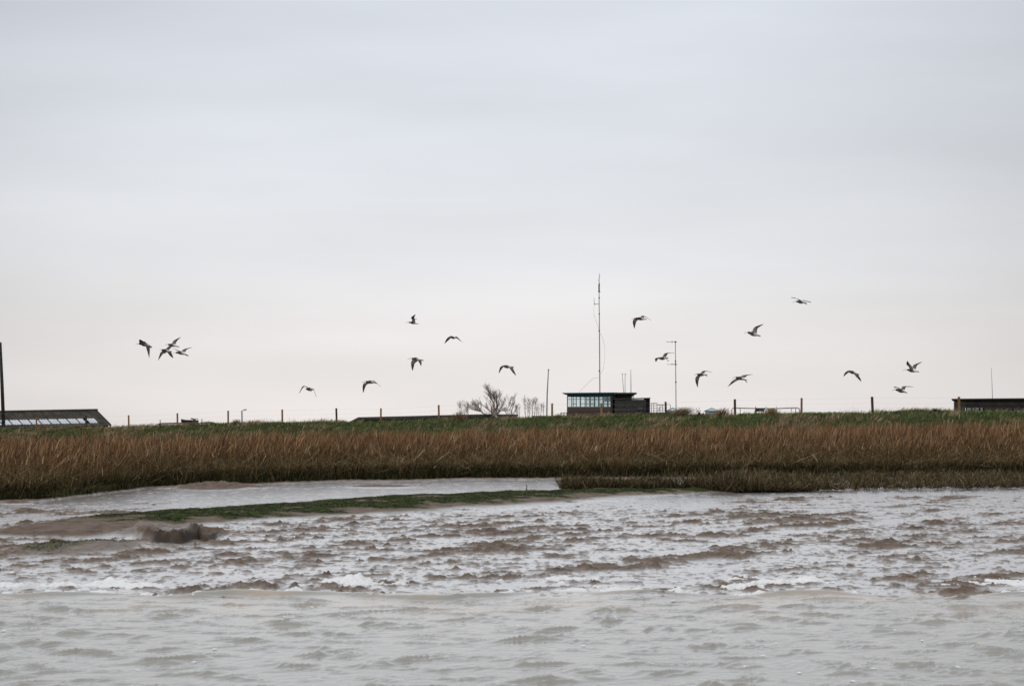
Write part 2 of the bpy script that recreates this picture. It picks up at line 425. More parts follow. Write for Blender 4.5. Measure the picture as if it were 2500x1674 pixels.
def mud_fields(X, Y):
    base = mud_base(Y)
    u, v = rot2(X, Y, math.radians(58))                    # u runs along the runnels
    band = fbm(u * .15, v * .85, 11, 4, .55)
    clump = fbm(X * 1.25 + .6 * gnoise(X * .9, Y * .9, 5), Y * 1.35, 12, 5, .66)
    fine = fbm(X * 4.2, Y * 3.6, 13, 5, .66)
    zone = sstep(22.8, 24.4, Y) * (1 - .80 * sstep(42, 50, Y))
    zone = np.where(X > 5, np.maximum(zone, .8 * sstep(38, 41, Y) * (1 - sstep(50, 55, Y))), zone)
    m = clump * 1.0 + band * .72 + fine * .62 + .30 * gnoise(X * .25, Y * .2, 16) - .14 - .28 * np.exp(-((Y - 24.6) / 1.0) ** 2) * sstep(3.2, 4.5, X) - .50 * (1 - zone)
    lump = .78 * sstep(-.24, .10, m) + .22 * sstep(.1, .4, m)
    rise = sstep(0, .38, m)
    crag = 1 - np.abs(fbm(X * 1.8, Y * 2.2, 14, 4, .6)) * 2.2
    h = .060 * rise * (.30 + .70 * sstep(.05, .7, m)) * (.72 + .22 * crag + .30 * fine + .5 * gnoise(X * 1.6, Y * 1.8, 15))
    h *= (.45 + .55 * zone)
    # short wavy crumbs and streaks between the lumps
    cl = gnoise(X * 3.2, Y * 2.4, 21) + .6 * gnoise(X * 7, Y * 5.0, 22)
    small = sstep(.46, .80, cl) * sstep(-.45, .05, band + .4 * clump) * (.2 + .8 * zone)
    cl2 = gnoise(X * 7.0, Y * 5.0, 24) + .6 * gnoise(X * 15, Y * 10, 25); small2 = sstep(.44, .72, cl2) * sstep(-.65, .05, clump + .5 * band)
    h = h + .028 * small + .013 * small2 * (.15 + .85 * zone)
    lump = np.maximum(np.maximum(lump, small * .95), small2 * (.1 + .75 * zone))
    h = h + .0025 * fbm(X * 3, Y * 3, 23, 3) * (.2 + .8 * zone)
    # algae covered ridge beside the channel
    rp = [gpt(a, b_, .2) for a, b_, _ in ridge_px]
    d, al, LL = polydist(X, Y, rp)
    w = np.interp(al / LL, [0, .12, .3, .6, .8, 1], [1.6, 2.2, 3.0, 3.8, 2.4, .9])
    wob = w * (1 + .25 * fbm(X * .5, Y * .5, 31, 3))
    rg = 1 - sstep(.25, 1, d / wob)
    h = h * (1 - .7 * rg) + rg * .13 * (1 + .5 * fbm(X * 1.5, Y * 1.1, 32, 4))
    alg = sstep(.20, .60, rg * .95 + 1.0 * fbm(X * .8, Y * .8, 33, 5, .65) - .24) * sstep(.02, .2, al / LL + .15 * fbm(X, Y, 34, 2))
    lump = np.maximum(lump, sstep(.05, .5, rg))
    # mounds with a washed-out hollow on the left
    def blob(px, py, rx, ry, hh, z0=.2):
        cx, cy = gpt(px, py, z0)
        return hh * np.exp(-(((X - cx) / rx) ** 2 + ((Y - cy) / ry) ** 2) ** 1.3)
    md = blob(175, 1322, 1.15, 1.1, .085) + blob(330, 1314, 1.2, 1.1, .06) + blob(110, 1332, .7, .7, .05) + blob(440, 1290, 1.2, 1.2, .05) \
        + blob(250, 1288, 1.5, 1.2, .04) + blob(120, 1286, .8, .8, .07) + blob(375, 1282, .8, 1.0, .05) + blob(20, 1304, .7, .8, .04)
    md = md * (1 + .55 * fbm(X * 1.6, Y * 1.2, 35, 5, .6)) * (.85 + .3 * crag)
    gully = np.maximum(blob(425, 1316, .55, 1.6, 1.0), blob(400, 1300, .28, 1.5, .8))
    gully = np.maximum(gully, blob(462, 1300, .22, 1.4, .9))
    md = md * (1 - .95 * np.clip(gully * 1.2, 0, 1))
    PXX = X / Y * F + 1250
    yc1 = gd(1306, .2) + .35 * gnoise(X * 2.2, X * 0 + 3, 38) + .9 * np.abs((PXX - 425) / 60.0) ** 1.5
    cl1 = sstep(-.06, .10, Y - yc1) * np.exp(-((Y - yc1) / 2.6) ** 2) * np.exp(-((PXX - 420) / 85.0) ** 6)
    yc2 = gd(1301, .2) + .30 * gnoise(X * 3.0, X * 0 + 7, 39) + 1.2 * np.abs((PXX - 500) / 38.0) ** 2
    cl2_ = sstep(-.06, .10, Y - yc2) * np.exp(-((Y - yc2) / 1.2) ** 2) * np.exp(-((PXX - 500) / 42.0) ** 6)
    cl = .16 * cl1 * (1 + .4 * fine) + .10 * cl2_ * (1 + .25 * fine)
    h = h * (1 - .4 * sstep(.02, .12, md)) + md + cl
    lump = np.maximum(lump, sstep(.01, .06, cl) * (1 - .4 * sstep(.5, 2.0, Y - yc1)))
    lump = np.maximum(lump, .85 * sstep(.015, .07, md + .02 * fine))
    h = h + .018 * sstep(.02, .08, md) * fine
    a2 = .8 * sstep(.12, .40, blob(185, 1314, 1.0, 1.2, .5) + blob(110, 1328, .5, .8, .4) + blob(505, 1274, .5, .5, .35) + blob(120, 1278, .5, .8, .3) + blob(330, 1270, 1.0, 1.0, .3) + .12 * fbm(X * 2, Y * 1.5, 36, 4) - .05)
    alg = np.maximum(alg, .75 * a2)
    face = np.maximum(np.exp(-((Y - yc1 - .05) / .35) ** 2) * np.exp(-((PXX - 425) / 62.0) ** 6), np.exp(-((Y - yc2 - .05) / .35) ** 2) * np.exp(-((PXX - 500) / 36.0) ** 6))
    dark = np.clip(face * 1.2, 0, 1) * (.75 + .5 * fine)  # shade of the cut faces, put into the mud colour
    lump = np.maximum(lump, np.clip(face * 1.2, 0, 1))
    # thin dark flats lying in the channel
    for (px, py, rx, ry) in ((520, 1190, 1.0, 1.4), (560, 1188, 1.1, 1.2), (930, 1187, .9, .5), (40, 1220, .35, .3), (60, 1236, .3, .4), (270, 1241, .5, .4)):
        bl = blob(px, py, rx, ry, .075, .25); h = h + bl * (1 + .8 * fine); lump = np.maximum(lump, sstep(.01, .035, bl))
    # crumbly margin at the foot of the reeds
    edge = sstep(2.2, 0.2, front_y(X) - Y)
    e2 = sstep(.3, .9, edge + .35 * fbm(X * 1.1, Y * .7, 37, 4))
    h = h + .05 * e2 * (1 + fine); lump = np.maximum(lump, e2 * .9)
    h = h + .016 * fbm(X * .45, Y * .35, 44, 3) * np.exp(-((Y - 24.2) / 1.6) ** 2)
    # shore: lumps go on a little way under the water
    h = h * sstep(22.0, 23.2, Y)
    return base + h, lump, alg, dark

rows = np.concatenate([np.arange(18, 22, .5), np.arange(22, 40, .042), np.arange(40, 56, .055), np.arange(56, 72, .09)])
cols_f = np.linspace(-1, 1, 1050)
cols_o = 1 + np.array([.03, .08, .15, .25, .4, .7, 1.2, 2.2, 4, 8, 16])
U = np.concatenate([-cols_o[::-1], cols_f, cols_o])
Yg = np.repeat(rows[:, None], len(U), 1)
Xg = U[None, :] * (rows[:, None] * .295 + .6)
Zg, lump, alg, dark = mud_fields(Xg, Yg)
Zg = np.where(Yg > front_y(Xg) + .4, np.minimum(Zg, mud_base(front_y(Xg)) - .05), Zg)
mud = np_mesh('mudflat', np.stack([Xg, Yg, Zg], -1).reshape(-1, 3), grid_faces(*Xg.shape), M['mud'], attrs={'lump': lump, 'algae': alg, 'mud_shade': np.clip(dark, 0, 1)}, smooth=True)
tag(mud, 'glistening grey brown mudflat with wet runnels and low lumps', kind='structure')

# embankment and marsh -------------------------------------------------
xs = np.concatenate([-45 - np.array([300, 160, 90, 50, 25, 10, 4]), np.arange(-45, 45, .16), 45 + np.array([0, 4, 10, 25, 50, 90, 160, 300])])
ts = np.concatenate([np.linspace(-.03, .06, 24), np.linspace(.065, 1.35, 190)])
Xe = np.repeat(xs[None, :], len(ts), 0)
fy, cy = np.interp(xs, FX, FY), crest_y(xs)
Ye = fy[None, :] + ts[:, None] * (cy - fy)[None, :]
Ze = land_z(Xe, Ye)
bank = np_mesh('embankment', np.stack([Xe, Ye, Ze], -1).reshape(-1, 3), grid_faces(*Xe.shape), M['soil'], smooth=True)
tag(bank, 'dark marsh soil rising to the long grassed sea bank', kind='structure')
fr = np.array([[-2500, 100, FIELD_Z - .06], [2500, 100, FIELD_Z - .06], [2500, 2600, FIELD_Z - .06], [-2500, 2600, FIELD_Z - .06]])
fld = np_mesh('field', fr, np.array([[0, 1, 2, 3]]), M['field'])
tag(fld, 'flat grass land behind the sea bank', kind='structure')
sb = np.array([[-2500, -400, -1.2], [2500, -400, -1.2], [2500, 120, -1.2], [-2500, 120, -1.2]])
tag(np_mesh('river_bed', sb, np.array([[0, 1, 2, 3]]), M['soil']), kind='structure')

# water ----------------------------------------------------------------
def water_fields(X, Y):
    sh = sstep(24.6, 22.0, Y)                                  # 0 at the shore, 1 in open water
    wx = X + .5 * gnoise(X * .35, Y * .35, 70); wy = Y + .5 * gnoise(X * .35 + 9, Y * .35, 71)
    u, v = rot2(wx, wy, math.radians(50))                      # crests run away up to the right
    def crest(n, k): return (1 - np.abs(n)) ** k
    a = crest(gnoise(u * 2.0, v * 4.4, 72), 4.0) * np.clip(-.20 + 2.2 * gnoise(X * 1.5, Y * 2.0, 73), 0, 1.3)
    a2 = crest(gnoise(u * 4.2, v * 8.5, 84), 3.0) * np.clip(-.16 + 2.0 * gnoise(X * 2.4, Y * 3.0, 85), 0, 1.2)
    b_ = crest(gnoise(u * 5.0, v * 10.0, 74), 3.0) * np.clip(-.05 + 1.4 * gnoise(X * 2.4, Y * 1.4, 75), 0, 1.2)
    c_ = fbm(u * 5.5, v * 11.0, 76, 3)
    sw = gnoise(u * .35, v * .6, 88)
    h = .031 * a + .014 * a2 + .005 * b_ + .003 * c_ + .003 * sw - .008
    # breaking edge
    yb = 23.75 + 1.1 * fbm(X * .45, X * 0 + 2, 77, 4)
    br = np.exp(-((Y - yb) / .16) ** 2) * np.clip(.35 + 1.3 * gnoise(X * .5, X * 0 + 4, 78), 0, 1)
    z = h * (.30 + .70 * sh) * sstep(26.5, 23.6, Y) + .07 * br
    silt = np.clip(br * .8 * (.4 + 1.2 * gnoise(X * 1.7, Y * 1.5, 89)) + .40 * np.exp(-((Y - yb + .8) / 1.6) ** 2) * (.5 + 1.4 * gnoise(X * .9, Y * .7, 79)), 0, 1)
    return z, silt
rw = np.concatenate([np.array([-380, -200, -100, -50, -20, -5, 3, 7, 10, 12, 13.5]), np.arange(14.2, 28.5, .034), np.array([30, 34, 40])])
cw = np.linspace(-1, 1, 900)
U = np.concatenate([-cols_o[::-1], cw, cols_o])
Yw = np.repeat(rw[:, None], len(U), 1)
wid = np.maximum(np.abs(rw) * .31 + .4, 6)
Xw = U[None, :] * wid[:, None]
# keep the sheet very wide outside the frame
Xw = np.where(np.abs(U)[None, :] > 9, np.sign(U)[None, :] * 1500.0, Xw)
Zw, silt = water_fields(Xw, Yw)
water = np_mesh('water', np.stack([Xw, Yw, Zw], -1).reshape(-1, 3), grid_faces(*Xw.shape), M['water'], attrs={'silt': silt}, smooth=True)
tag(water, 'choppy silty grey river water', kind='structure')

# foam -----------------------------------------------------------------
fx = np.arange(-8.2, 8.2, .018); fyy = np.arange(22.6, 27.0, .030)
Xf, Yf = np.meshgrid(fx, fyy)
yb = 23.75 + 1.1 * fbm(Xf * .45, Xf * 0 + 2, 77, 4)
n1 = fbm(Xf * .9, Yf * 1.1, 81, 4, .55); n2 = fbm(Xf * 3.2, Yf * 4.5, 82, 4, .65); n3 = gnoise(Xf * .42, Xf * 0 + 8, 83)
rel = Yf - yb
mask = .62 * np.exp(-((rel - .14) / .16) ** 2) * (.65 + 1.3 * n3) + .66 * np.exp(-((rel - 1.3) / 1.0) ** 2) * (.35 + 1.7 * gnoise(Xf * .55, Yf * .45, 86)) + .62 * n1 + .80 * n2 - .60 - .16 * sstep(2, 7, Xf)
zw, _ = water_fields(Xf, Yf); zm = mud_fields(Xf, Yf)[0]
th = np.clip(mask, 0, .5)
Zf = np.maximum(zw, zm) + .004 + .10 * th ** .8 * (.7 + .8 * n2)
fc = grid_faces(*Xf.shape)
keep = (mask.ravel()[fc].max(1) > 0)
fc = fc[keep]
used, inv = np.unique(fc, return_inverse=True)
V = np.stack([Xf, Yf, Zf], -1).reshape(-1, 3)[used]
V[mask.ravel()[used] <= 0, 2] -= .03
foam = np_mesh('foam', V, inv.reshape(-1, 4), M['foam'], smooth=True)
tag(foam, 'white foam where small waves break against the mud edge', 'foam', kind='stuff')
# flecks of foam drifting on the open water
fv, ff = [], []
for i in range(26):
    y = random.uniform(15.5, 23); x = random.uniform(-.27, .27) * y
    if random.random() < .5: x = abs(x) * .6 + .1 * y
    z = float(water_fields(np.array([x]), np.array([y]))[0][0]) + .012
    a, b_ = random.uniform(.010, .035), random.uniform(.01, .03); k0 = len(fv); fv.append((x, y, z + .003))
    for k in range(7):
        an = k / 7 * 6.283; rr_ = random.uniform(.6, 1.2); fv.append((x + a * rr_ * math.cos(an), y + b_ * rr_ * math.sin(an), z - .006))
    for k in range(7): ff.append((k0, k0 + 1 + k, k0 + 1 + (k + 1) % 7))
fl = np_mesh('foam_flecks', np.array(fv), np.array(ff), M['foam'], smooth=True)
tag(fl, 'tiny flecks of white foam drifting on the open water', 'foam', kind='stuff')

# ------------------------------------------------------------------ vegetation
def ribbons(name, base, height, width, lean, bend, c0, c1, segs=3, label=None, cat=None, yaw=None, blunt=.25):
    """thin tapering leaves: base (n,3), lean (n,2) sideways travel of the tip, bend = how late it leans over"""
    n = len(base)
    yaw = rng.uniform(0, math.pi, n) if yaw is None else yaw
    wx, wy = np.cos(yaw), np.sin(yaw)
    V = np.zeros((n, segs + 1, 2, 3)); C = np.zeros((n, segs + 1, 2, 3))
    for k in range(segs + 1):
        t = k / segs
        s = t ** bend
        cx = base[:, 0] + lean[:, 0] * s; cyy = base[:, 1] + lean[:, 1] * s
        cz = base[:, 2] + height * (t - .18 * (bend > 1.2) * t * t)
        w = width * (1 - (1 - blunt) * t) * .5
        for j, sg in enumerate((-1, 1)):
            V[:, k, j, 0] = cx + sg * w * wx; V[:, k, j, 1] = cyy + sg * w * wy; V[:, k, j, 2] = cz
            C[:, k, j] = c0 * (1 - t) + c1 * t
    b0 = (np.arange(n) * (segs + 1) * 2)[:, None]
    q = [b0 + np.array([[2*k, 2*k+1, 2*k+3, 2*k+2]]) for k in range(segs)]
    Fq = np.concatenate(q, 0)
    o = np_mesh(name, V.reshape(-1, 3), Fq, M['foliage'], colors=C.reshape(-1, 3))
    tag(o, label, cat, kind='stuff')
    return o

def pick(n, palette, w):
    p = np.array(palette); idx = rng.choice(len(p), n, p=np.array(w) / sum(w))
    return p[idx] * rng.uniform(.6, 1.4, (n, 1))

def reed_back(x): return np.minimum(front_y(x) + 19, crest_y(x) - 9)
REEDTOP_X = np.array([-20, -9, 0, 9, 20]); REEDTOP_Z = np.array([1.52, 1.68, 1.77, 1.90, 2.04])
DRY = [(.27, .132, .058), (.38, .22, .105), (.16, .070, .030), (.58, .44, .27), (.085, .05, .028)]
GREENISH = [(.065, .060, .026), (.11, .095, .040), (.035, .035, .015), (.15, .115, .055)]

def reeds(n, d0, d1, tall):
    x = rng.uniform(-23, 23, n)
    f = front_y(x)
    y = f + d0 + (d1 - d0) * rng.random(n) ** 1.0
    y = np.minimum(y, reed_back(x) + rng.uniform(-1, 0, n))
    z = land_z(x, y)
    patch = fbm(x * .55, y * .45, 91, 4); p2 = fbm(x * 1.7, y * 1.2, 92, 3)
    top = np.interp(x, REEDTOP_X, REEDTOP_Z)
    hh = (.42 + (top - z - .42) * sstep(-.5, 7, y - f)) * (1 + .10 * p2 + .08 * rng.normal(size=n))
    hh *= np.where(patch < -.28, .82, 1.0)
    hh = np.clip(hh * (1 + .36 * fbm(x * .8, y * .5, 93, 4, .6)), .2, 1.9) * tall
    return x, y, z, hh, patch, p2

def lean_field(x, y):
    a = 3.2 * gnoise(x * .33, y * .33, 95) + 1.4 * gnoise(x * 1.3, y * 1.3, 96)
    return np.cos(a), .5 * np.sin(a)

# upright stems
n = 72000
x, y, z, hh, patch, p2 = reeds(n, -.1, 19, 1.0)
lx, ly = lean_field(x, y)
la = np.abs(rng.normal(0, .20, n)) + .10 + .25 * np.clip(fbm(x * 1.1, y * .8, 94, 2), 0, 1)
lean = np.stack([.55 * lx * la * hh + rng.normal(0, .17, n) * hh, .5 * ly * la * hh + rng.normal(0, .10, n)], 1)
c1 = pick(n, DRY, [3.2, 2.4, 3.4, 1.1, 3.6]) * (1 + 1.0 * p2[:, None]) * (1 + 1.1 * patch[:, None])
low = sstep(.0, 9.0, y - front_y(x) + 3 * p2)[:, None]
green = pick(n, GREENISH, [3, 3, 2, 2])
c0 = green * .62 + c1 * .10
hh = hh * np.where((patch + .5 * p2 < -.34) & (rng.random(n) < .7), .45, 1.0)
ribbons('reeds', np.stack([x, y, z - .03], 1), hh, rng.uniform(.012, .030, n), lean, 1.3, c0, c1 * (.30 + .70 * low) + green * .7 * (1 - low), 3,
        'dense brown reed bed standing along the foot of the sea bank', 'reeds')
# broken, criss-crossing stalks towards the front
n = 30000
x, y, z, hh, patch, p2 = reeds(n, .1, 13, 1.0)
an = rng.uniform(0, 2 * math.pi, n)
ln = rng.uniform(.25, 1.0, n)
lean = np.stack([np.cos(an) * ln, np.sin(an) * ln * .5], 1)
c1 = pick(n, [(.38, .28, .15), (.28, .185, .09), (.58, .50, .35), (.15, .10, .05)], [3, 4, 1.0, 3])
ribbons('fallen_reeds', np.stack([x, y, z + hh * rng.uniform(0, .55, n)], 1), hh * rng.uniform(.05, .6, n), rng.uniform(.008, .022, n), lean, 1.0, c1 * .8, c1, 1,
        'straw coloured broken stalks lying across the front of the reed bed', 'reeds')
# feathery tops
n = 22000
x, y, z, hh, patch, p2 = reeds(n, 3, 19, 1.05)
lx, ly = lean_field(x, y)
lean = np.stack([lx * .12 + rng.normal(0, .07, n), ly * .1 + rng.normal(0, .05, n)], 1)
c1 = pick(n, [(.29, .155, .078), (.42, .28, .155), (.17, .085, .042)], [4, 3, 3])
ribbons('reed_plumes', np.stack([x + lx * .15, y, z + hh * .72], 1), hh * .32, rng.uniform(.018, .045, n), lean, 1.6, c1 * .8, c1, 2,
        'reddish brown feathery plumes at the top of the reed bed', 'reeds', blunt=.1)
# dark green undergrowth at the very front of the reeds
n = 30000
x = rng.uniform(-22, 22, n); y = front_y(x) + rng.exponential(1.1, n) - .10
z = land_z(x, y)
g = pick(n, [(.028, .030, .012), (.05, .046, .018), (.075, .062, .026), (.10, .075, .035)], [4, 4, 2, 1])
ribbons('undergrowth', np.stack([x, y, z - .02], 1), rng.uniform(.10, .42, n), rng.uniform(.012, .035, n), rng.normal(0, .16, (n, 2)), 1.6, g * .4, g * .8, 2,
        'dark green undergrowth at the muddy foot of the reeds', 'undergrowth')

# little fronds of green weed growing on the ridge in the mud
gi = np.flatnonzero((alg.ravel() > .45) & (np.abs(Xg.ravel()) < 14)); pa = alg.ravel()[gi] ** 2; gi = rng.choice(gi, 36000, p=pa / pa.sum())
n = len(gi); bx_ = Xg.ravel()[gi] + rng.normal(0, .02, n); by_ = Yg.ravel()[gi] + rng.normal(0, .03, n)
g = pick(n, [(.042, .050, .018), (.070, .076, .028), (.028, .030, .015), (.13, .11, .07)], [4, 2, 4, 2]) * (1 + .7 * fbm(bx_ * 1.5, by_ * 1.1, 110, 3))[:, None]
ribbons('green_weed', np.stack([bx_, by_, Zg.ravel()[gi] - .006], 1), rng.uniform(.004, .026, n), rng.uniform(.008, .030, n), rng.normal(0, .035, (n, 2)), 1.0, g * .7, g, 1,
        'dark green weed carpeting the low ridge beside the channel', 'weed')

# low saltmarsh scrub on the right
def scrub_front(x): return np.interp(x, [1.2, 3, 6, 9, 12, 18, 30], [55.0, 54.6, 54.4, 55.2, 56.2, 58.6, 60]) + .5 * fbm(x * .6, x * 0 + 6, 97, 3)
nb = 6000
x = np.concatenate([rng.uniform(1.45, 8.5, 2300), rng.uniform(7, 24, nb - 2300)])
dep = rng.random(nb)
full = sstep(5.0, 10, x)
y = scrub_front(x) + dep * np.where(rng.random(nb) < full, np.maximum(front_y(x) - scrub_front(x), 1), 1.7)
cover = fbm(x * .55, y * .4, 98, 3)
k = cover > -.24 - .14 * (1 - full)
x, y, full = x[k], y[k], full[k]
bx, by, bz = x, y, mud_base(y) + .03
rep = 11
x = np.repeat(bx, rep) + rng.normal(0, .05, len(bx) * rep); y = np.repeat(by, rep) + rng.normal(0, .05, len(bx) * rep); z = np.repeat(bz, rep)
n = len(x); sc = np.repeat(rng.uniform(.35, 1.35, len(bx)) * (1 + .8 * fbm(bx * .9, by * .7, 99, 3)), rep)
an = rng.uniform(0, 6.283, n)
g = pick(n, [(.13, .092, .05), (.085, .075, .034), (.18, .13, .07), (.26, .20, .12), (.05, .048, .024)], [4, 4, 3, 1.5, 3])
ribbons('saltmarsh_scrub', np.stack([x, y, z + rng.uniform(0, .08, n)], 1), rng.uniform(.05, .19, n) * sc * (1 + .75 * np.repeat(1 - full, rep)), rng.uniform(.018, .045, n), np.stack([np.cos(an), np.sin(an)], 1) * rng.uniform(.02, .30, (n, 1)), 1.0, g * .6, g, 2,
        'low brown saltmarsh scrub on the mud in front of the reeds', 'scrub')

# short green grass over the bank
n = 120000
x = rng.uniform(-32, 26, n)
y = crest_y(x) - 14 + rng.random(n) ** .8 * 17.5
z = land_z(x, y)
p1 = fbm(x * .35, y * .30, 101, 4); p2 = fbm(x * 1.3, y * .9, 102, 3)
dry = (p1 + .5 * p2 + rng.normal(0, .12, n) + .16 * sstep(-8, -20, x)) > .27
gg = pick(n, [(.130, .185, .055), (.19, .235, .080), (.060, .095, .030), (.25, .25, .11)], [4, 3, 4, 1])
dd = pick(n, [(.36, .27, .16), (.27, .20, .11), (.45, .36, .23)], [3, 3, 1])
g = np.where(dry[:, None], dd, gg) * (1 + .45 * p2[:, None])
hh = np.where(dry, rng.uniform(.10, .30, n), rng.uniform(.06, .19, n)) * (1 + .5 * p2)
lean = np.stack([rng.normal(.03, .07, n), rng.normal(0, .06, n)], 1) + np.where(dry[:, None], np.array([[.07, 0]]), 0)
ribbons('bank_grass', np.stack([x, y, z - .02], 1), hh, rng.uniform(.018, .045, n), lean, 1.5, g * .6, g, 2,
        'green grass with dry tan patches covering the sea bank', 'grass')
# thin seed stalks standing against the sky
n = 1500
x = rng.uniform(-30, 24, n); x = x + .6 * gnoise(x * .8, x * 0, 103)
y = crest_y(x) + rng.uniform(-2, 1, n); z = land_z(x, y)
k = gnoise(x * .6, x * 0 + 2, 104) > .05
x, y, z = x[k], y[k], z[k]; n = len(x)
dd = pick(n, [(.30, .22, .14), (.36, .28, .19)], [1, 1])
ribbons('seed_stalks', np.stack([x, y, z], 1), rng.uniform(.2, .55, n), rng.uniform(.005, .010, n), np.stack([rng.normal(.12, .12, n), rng.normal(0, .1, n)], 1), 1.8, dd, dd, 3,
        'thin dry seed stalks along the crest of the bank', 'grass')

def tussock(px, py, r, hgt, leanx, nb_, label, c=((.30, .22, .13), (.36, .27, .17), (.22, .16, .09))):
    d = float(np.interp(px, [p for p, _, _ in CREST], [d_ for _, _, d_ in CREST])) - 1.0
    x0 = (px - 1250) / F * d; z0 = float(land_z(x0, d))
    rr_ = np.abs(rng.normal(0, r * .5, nb_)); an = rng.uniform(0, 6.283, nb_)
    bx_, by_ = x0 + rr_ * np.cos(an), d + rr_ * np.sin(an) * .7
    dome = np.exp(-(rr_ / r) ** 2)
    base = np.stack([bx_, by_, np.full(nb_, z0 - .06)], 1)
    o = ribbons('grass_tussock', base, hgt * (.25 + .75 * dome) * rng.uniform(.45, 1.08, nb_), rng.uniform(.014, .03, nb_),
                np.stack([leanx * rng.uniform(.3, 1.6, nb_) * (.3 + dome) + np.cos(an) * .10 + rng.normal(0, .08, nb_), np.sin(an) * .12], 1), 1.5, pick(nb_, c, [2, 1, 2]) * .7, pick(nb_, c, [2, 1, 2]), 3)
    del o['kind']
    tag(o, label, 'grass tussock', 'tan grass tussocks on the bank crest')
tussock(1655, 1010, .62, .58, .36, 900, 'largest tan grass tussock, leaning right, between the aerial pole and the weed stalks')
tussock(1362, 1014, .28, .42, .0, 350, 'small tan tuft beside the post left of the control building')
tussock(1120, 1016, .45, .70, .05, 500, 'pinkish dry tuft in front of the low felt roof, below the bare bushes')
tussock(1760, 1008, .40, .60, .12, 450, 'tan tuft hiding the foot of the pale hipped hut')
tussock(100, 1040, .75, .50, .1, 900, 'broad tan tuft in front of the barn rooflights, under the first post')
tussock(185, 1040, .55, .42, .05, 600, 'tan tuft in front of the barn by the dark second post')
tussock(1880, 1006, .40, .55, .12, 450, 'tan tuft below the tan sacking on the rail')
tussock(575, 1032, .35, .50, .05, 380, 'small tan tuft between the fourth post and the street lamp')
tussock(468, 1035, .35, .45, .05, 380, 'tan tuft in front of the beached boat')
tussock(2197, 1003, .22, .28, -.05, 220, 'dark little tuft on the crest left of the flat roofed clubhouse', ((.05, .05, .025), (.09, .07, .035), (.04, .045, .02)))
tussock(2285, 1000, .28, .32, -.02, 260, 'brown tuft on the crest just left of the clubhouse wall', ((.08, .06, .03), (.14, .10, .05), (.05, .05, .022)))

# ------------------------------------------------------------------ fence
POSTS = [(89, 1018, 3.6, 1), (210, 1013, 4.6, 0), (314, 1013, 4.0, 1), (433, 1008, 4.2, 1), (557, 1002, 4.2, 1), (689, 999, 4.4, 1), (821, 996, 4.8, 0), (930, 996, 4.2, 1),
         (1071, 988, 4.6, 1), (1206, 985, 4.6, 2), (1348, 984, 5.0, 2), (1468, 984, 5.4, 2), (1625, 980, 5.2, 0), (1794, 974, 6.0, 0), (1957, 971, 5.4, 1), (2129, 968, 6.6, 0), (2341, 968, 6.4, 1)]
M['post_pale'] = noisy('new_post_wood', (.24, .15, .06), (.36, .24, .10), 9, stretch=(3, 3, .6))
fence = empty('wire_fence', (0, 100, 1.9))
tag(fence, 'post and wire fence of round timber posts along the crest of the sea bank', 'fence')
pp = []
for px, yt, w, kind in POSTS:
    d = float(np.interp(px, [p for p, _, _ in CREST], [d_ for _, _, d_ in CREST])) + .4
    top = P(px, yt, d); r = w / 2 / F * d
    gz = float(land_z(top.x, top.y)) - .35
    lx_ = random.uniform(-.02, .035)
    base = Vector((top.x + lx_, top.y, gz))
    mb = MB(); mb.tube([base, base.lerp(top, .5) + Vector((.006, 0, 0)), top - Vector((0, 0, .02)), top], [r * 1.02, r, r, r * .8], 10)
    mb.build('post', (M['post_dark'], M['post'], M['post_pale'])[kind], fence)
    pp.append((base, top))
first = (pp[0][0] - (pp[1][0] - pp[0][0]), pp[0][1] - (pp[1][1] - pp[0][1])); last = (pp[-1][0] + (pp[-1][0] - pp[-2][0]), pp[-1][1] + (pp[-1][1] - pp[-2][1]))
ends = [first] + pp + [last]
for fr_ in (.06, .36, .62):
    mb = MB(); pts = []
    for (b0, t0), (b1, t1) in zip(ends, ends[1:]):
        hgt0 = .85
        a = t0 - Vector((0, 0, fr_ * hgt0)); c = t1 - Vector((0, 0, fr_ * hgt0))
        for s in range(4):
            q = a.lerp(c, s / 4); q.z -= .02 * math.sin(s / 4 * math.pi); q.y -= .06; pts.append(q)
    mb.tube(pts, .0016, 4); mb.build('wire', M['wire'], fence)

for px, yt, yb_, lab in ((391, 1024, 1042, 'short dark stake on the bank left of the beached boat'), (493, 1022, 1047, 'short dark stake on the bank right of the beached boat'), (706, 1029, 1040, 'stubby dark stake low on the green bank beside the sixth post')):
    d = float(np.interp(px, [p for p, _, _ in CREST], [d_ for _, _, d_ in CREST])) - 2
    b0 = P(px, yb_, d); b0.z = float(land_z(b0.x, b0.y)) - .1; mb = MB(); mb.tube([b0, P(px, yt, d)], [.035, .022], 6)
    tag(mb.build('stake', M['post_dark']), lab, 'stake', 'short dark stakes on the bank')

# ------------------------------------------------------------------ poles, lamp, aerials
def rel(root, pts): return pts
d = 118
rt = empty('utility_pole', P(11, 1060, d) - Vector((0, 0, .5)))
tag(rt, 'dark leaning timber pole cut off by the left edge of the photo', 'pole')
MB().tube([P(10.5, 1062, d) - Vector((0, 0, .6)), P(5, 940, d), P(0.5, 838, d)], [.11, .10, .085], 12).build('pole', M['timber_black'], rt, True)
MB().tube([P(0.5, 838, d), P(0.3, 835, d)], [.10, .06], 12).build('cap', M['metal_dark'], rt)

